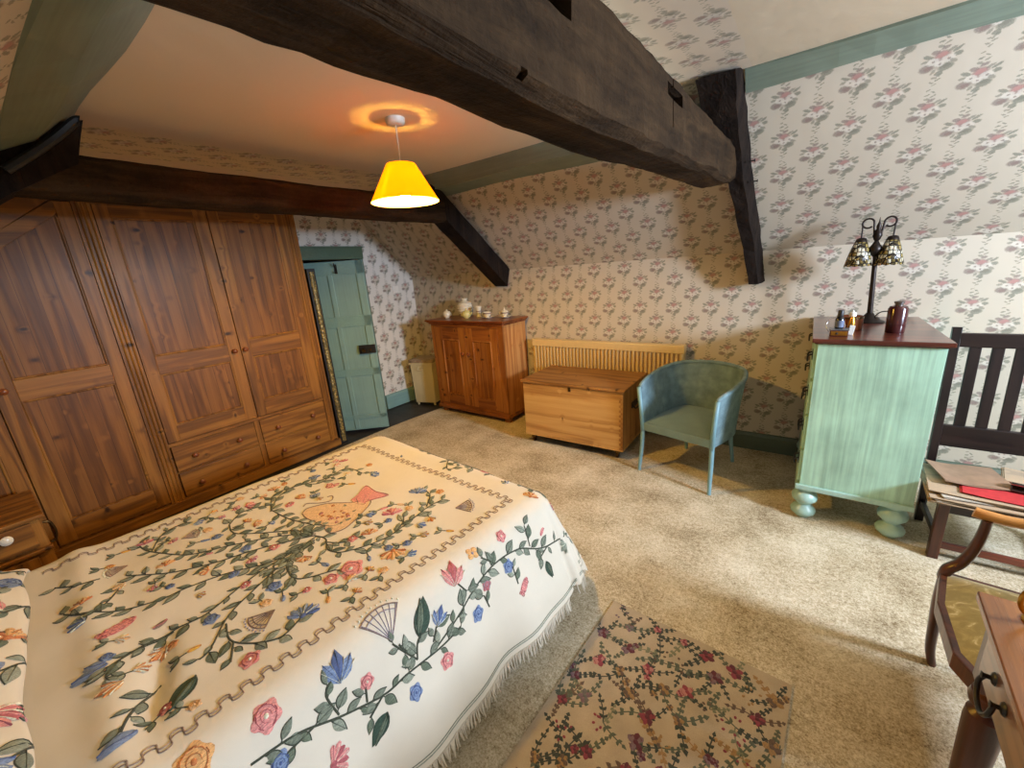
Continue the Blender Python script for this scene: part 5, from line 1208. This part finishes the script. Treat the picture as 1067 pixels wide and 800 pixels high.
RC=dict(dg=(48,54,46),mg=(78,84,66),lg=(112,112,86),red=(128,48,60),rd=(88,32,44),mau=(112,88,94),gold=(146,112,68),br=(92,72,58),pk=(168,110,104),gr=(96,92,88))
rk=list(RC); RT={k:i+1 for i,k in enumerate(rk)}; rugM=[thread('rug_wool_'+k,RC[k],.25) for k in rk]
eb=B(); rnd=random.Random(8)
def RS(a,b,h=0): return rs(min(max(a,.003),RW-.003),min(max(b,.003),RL-.003),h*.35)
def rpoly(P,c,h=.002): poly(P,RT[c],h,S=RS)
def frond(x,y,a,L_,c,n=4,w=.008,curve=0.):
    P=[]; 
    for k in range(n*2+1):
        u=k/(n*2); P.append((x+rot2(u*L_,curve*L_*u*u,a)[0],y+rot2(u*L_,curve*L_*u*u,a)[1]))
    line(P,.0022,RT[c],.003,S=RS)
    for k in range(1,n+1):
        p=P[k*2-1]
        for sd in (-1,1):
            q=a+sd*.8+curve*k/n; l=L_*.32*(1-.12*k); rpoly([(p[0]+rot2(u*l,v*w,q)[0],p[1]+rot2(u*l,v*w,q)[1]) for u,v in [(0,0),(.35,1),(.7,.7),(1,0),(.7,-.5),(.35,-.8)]],c)
    p=P[-1]; rpoly([(p[0]+rot2(u*L_*.28,v*w,a+curve)[0],p[1]+rot2(u*L_*.28,v*w,a+curve)[1]) for u,v in [(0,0),(.35,1),(1,0),(.35,-1)]],c)
def rflower(x,y,r,c1,c2,n=5):
    for k in range(n):
        q=2*PI*k/n+rnd.random(); rpoly(ell(x+r*.55*math.cos(q),y+r*.55*math.sin(q),r*.5,r*.42,q,8,.08),c1 if k%3 else c2,.003)
    rpoly(ell(x,y,r*.3,r*.3,0,7),c2,.007)
    for k in range(4):
        q=k*1.6+.5; line([(x+r*.75*math.cos(q+e),y+r*.75*math.sin(q+e)) for e in(-.3,0,.3)],.0015,RT[c2],.008,S=RS)
pal=[('red','rd'),('pk','red'),('mau','gr'),('gold','br'),('red','rd'),('br','gold'),('mau','rd')]
pts=[]
for tr_ in range(2600):
    x,y=rnd.uniform(.03,RW-.03),rnd.uniform(.03,RL-.03)
    if all((x-a)**2+(y-b)**2>.084**2 for a,b in pts): pts.append((x,y))
for i,(x,y) in enumerate(pts):
    gcol=rnd.choice(['dg','dg','mg','lg','dg','gold','br']); a=rnd.uniform(0,6.28); m=rnd.randrange(3)
    c1,c2=pal[rnd.randrange(len(pal))]
    for k in range(rnd.choice((2,3,3,4))): frond(x,y,a+k*1.45+rnd.uniform(-.3,.3),rnd.uniform(.058,.092),gcol if k%2 else rnd.choice(['dg','mg']),3,rnd.uniform(.0065,.0105),rnd.uniform(-.6,.6))
    if m<2:
        rflower(x,y,rnd.uniform(.019,.031),c1,c2)
        if rnd.random()<.5: rflower(x+rnd.uniform(-.04,.04),y+rnd.uniform(-.04,.04),rnd.uniform(.012,.018),c1,c2)
    else:
        for k in range(6):
            q=rnd.uniform(0,6.28); d=rnd.uniform(.015,.045); rpoly(ell(x+d*math.cos(q),y+d*math.sin(q),.0065,.005,q,7),c1,.003)
mk('woven_flowers',eb,rugM,rg,local=True)['kind']='stuff'

# ------------------------------------------------------------------ light
def area(name,loc,rot,sx,sy,e,c):
    l=bpy.data.lights.new(name,'AREA'); l.shape='RECTANGLE'; l.size=sx; l.size_y=sy; l.energy=e; l.color=c
    o=bpy.data.objects.new(name,l); COL.objects.link(o); o.location=loc; o.rotation_euler=rot; return o
area('daylight_window',(X1+.03,1.95,1.85),(0,R(90),0),.5,.5,DAY,(.66,.79,1.0))
w=bpy.data.worlds.new('World'); SC.world=w; w.use_nodes=True
bg=w.node_tree.nodes['Background']; bg.inputs[0].default_value=(.62,.8,1,1); bg.inputs[1].default_value=.6
def plight(name,loc,e,c,r):
    l=bpy.data.lights.new(name,'POINT'); l.energy=e; l.color=c; l.shadow_soft_size=r
    o=bpy.data.objects.new(name,l); COL.objects.link(o); o.location=loc; return o
if SECOND: plight('second_pendant_bulb',(.9,.75,1.95),SECOND,(1,.66,.30),.09)

# ------------------------------------------------------------------ camera
cam=bpy.data.cameras.new('Camera'); co=bpy.data.objects.new('Camera',cam); COL.objects.link(co); SC.camera=co
cam.sensor_fit='HORIZONTAL'; cam.sensor_width=36; cam.lens=423.4/1067*36; cam.clip_start=.02
yaw,pitch,roll=R(-36.69),R(-15.707),R(-4.24)
f=Vector((math.sin(yaw)*math.cos(pitch),math.cos(yaw)*math.cos(pitch),math.sin(pitch))); r=Vector((math.cos(yaw),-math.sin(yaw),0)); u=r.cross(f)
c_,s_=math.cos(roll),math.sin(roll); r2=c_*r+s_*u; u2=-s_*r+c_*u
m=Matrix((r2,u2,-f)).transposed().to_4x4(); m.translation=(0,0,1.6); co.matrix_world=m
SC.view_settings.view_transform='Standard'; SC.view_settings.look='None'; SC.view_settings.gamma=1; SC.view_settings.use_curve_mapping=False
SC.view_settings.exposure=EXPO
SC.cycles.max_bounces=8; SC.cycles.diffuse_bounces=5; SC.cycles.use_denoising=True; SC.cycles.sample_clamp_indirect=6
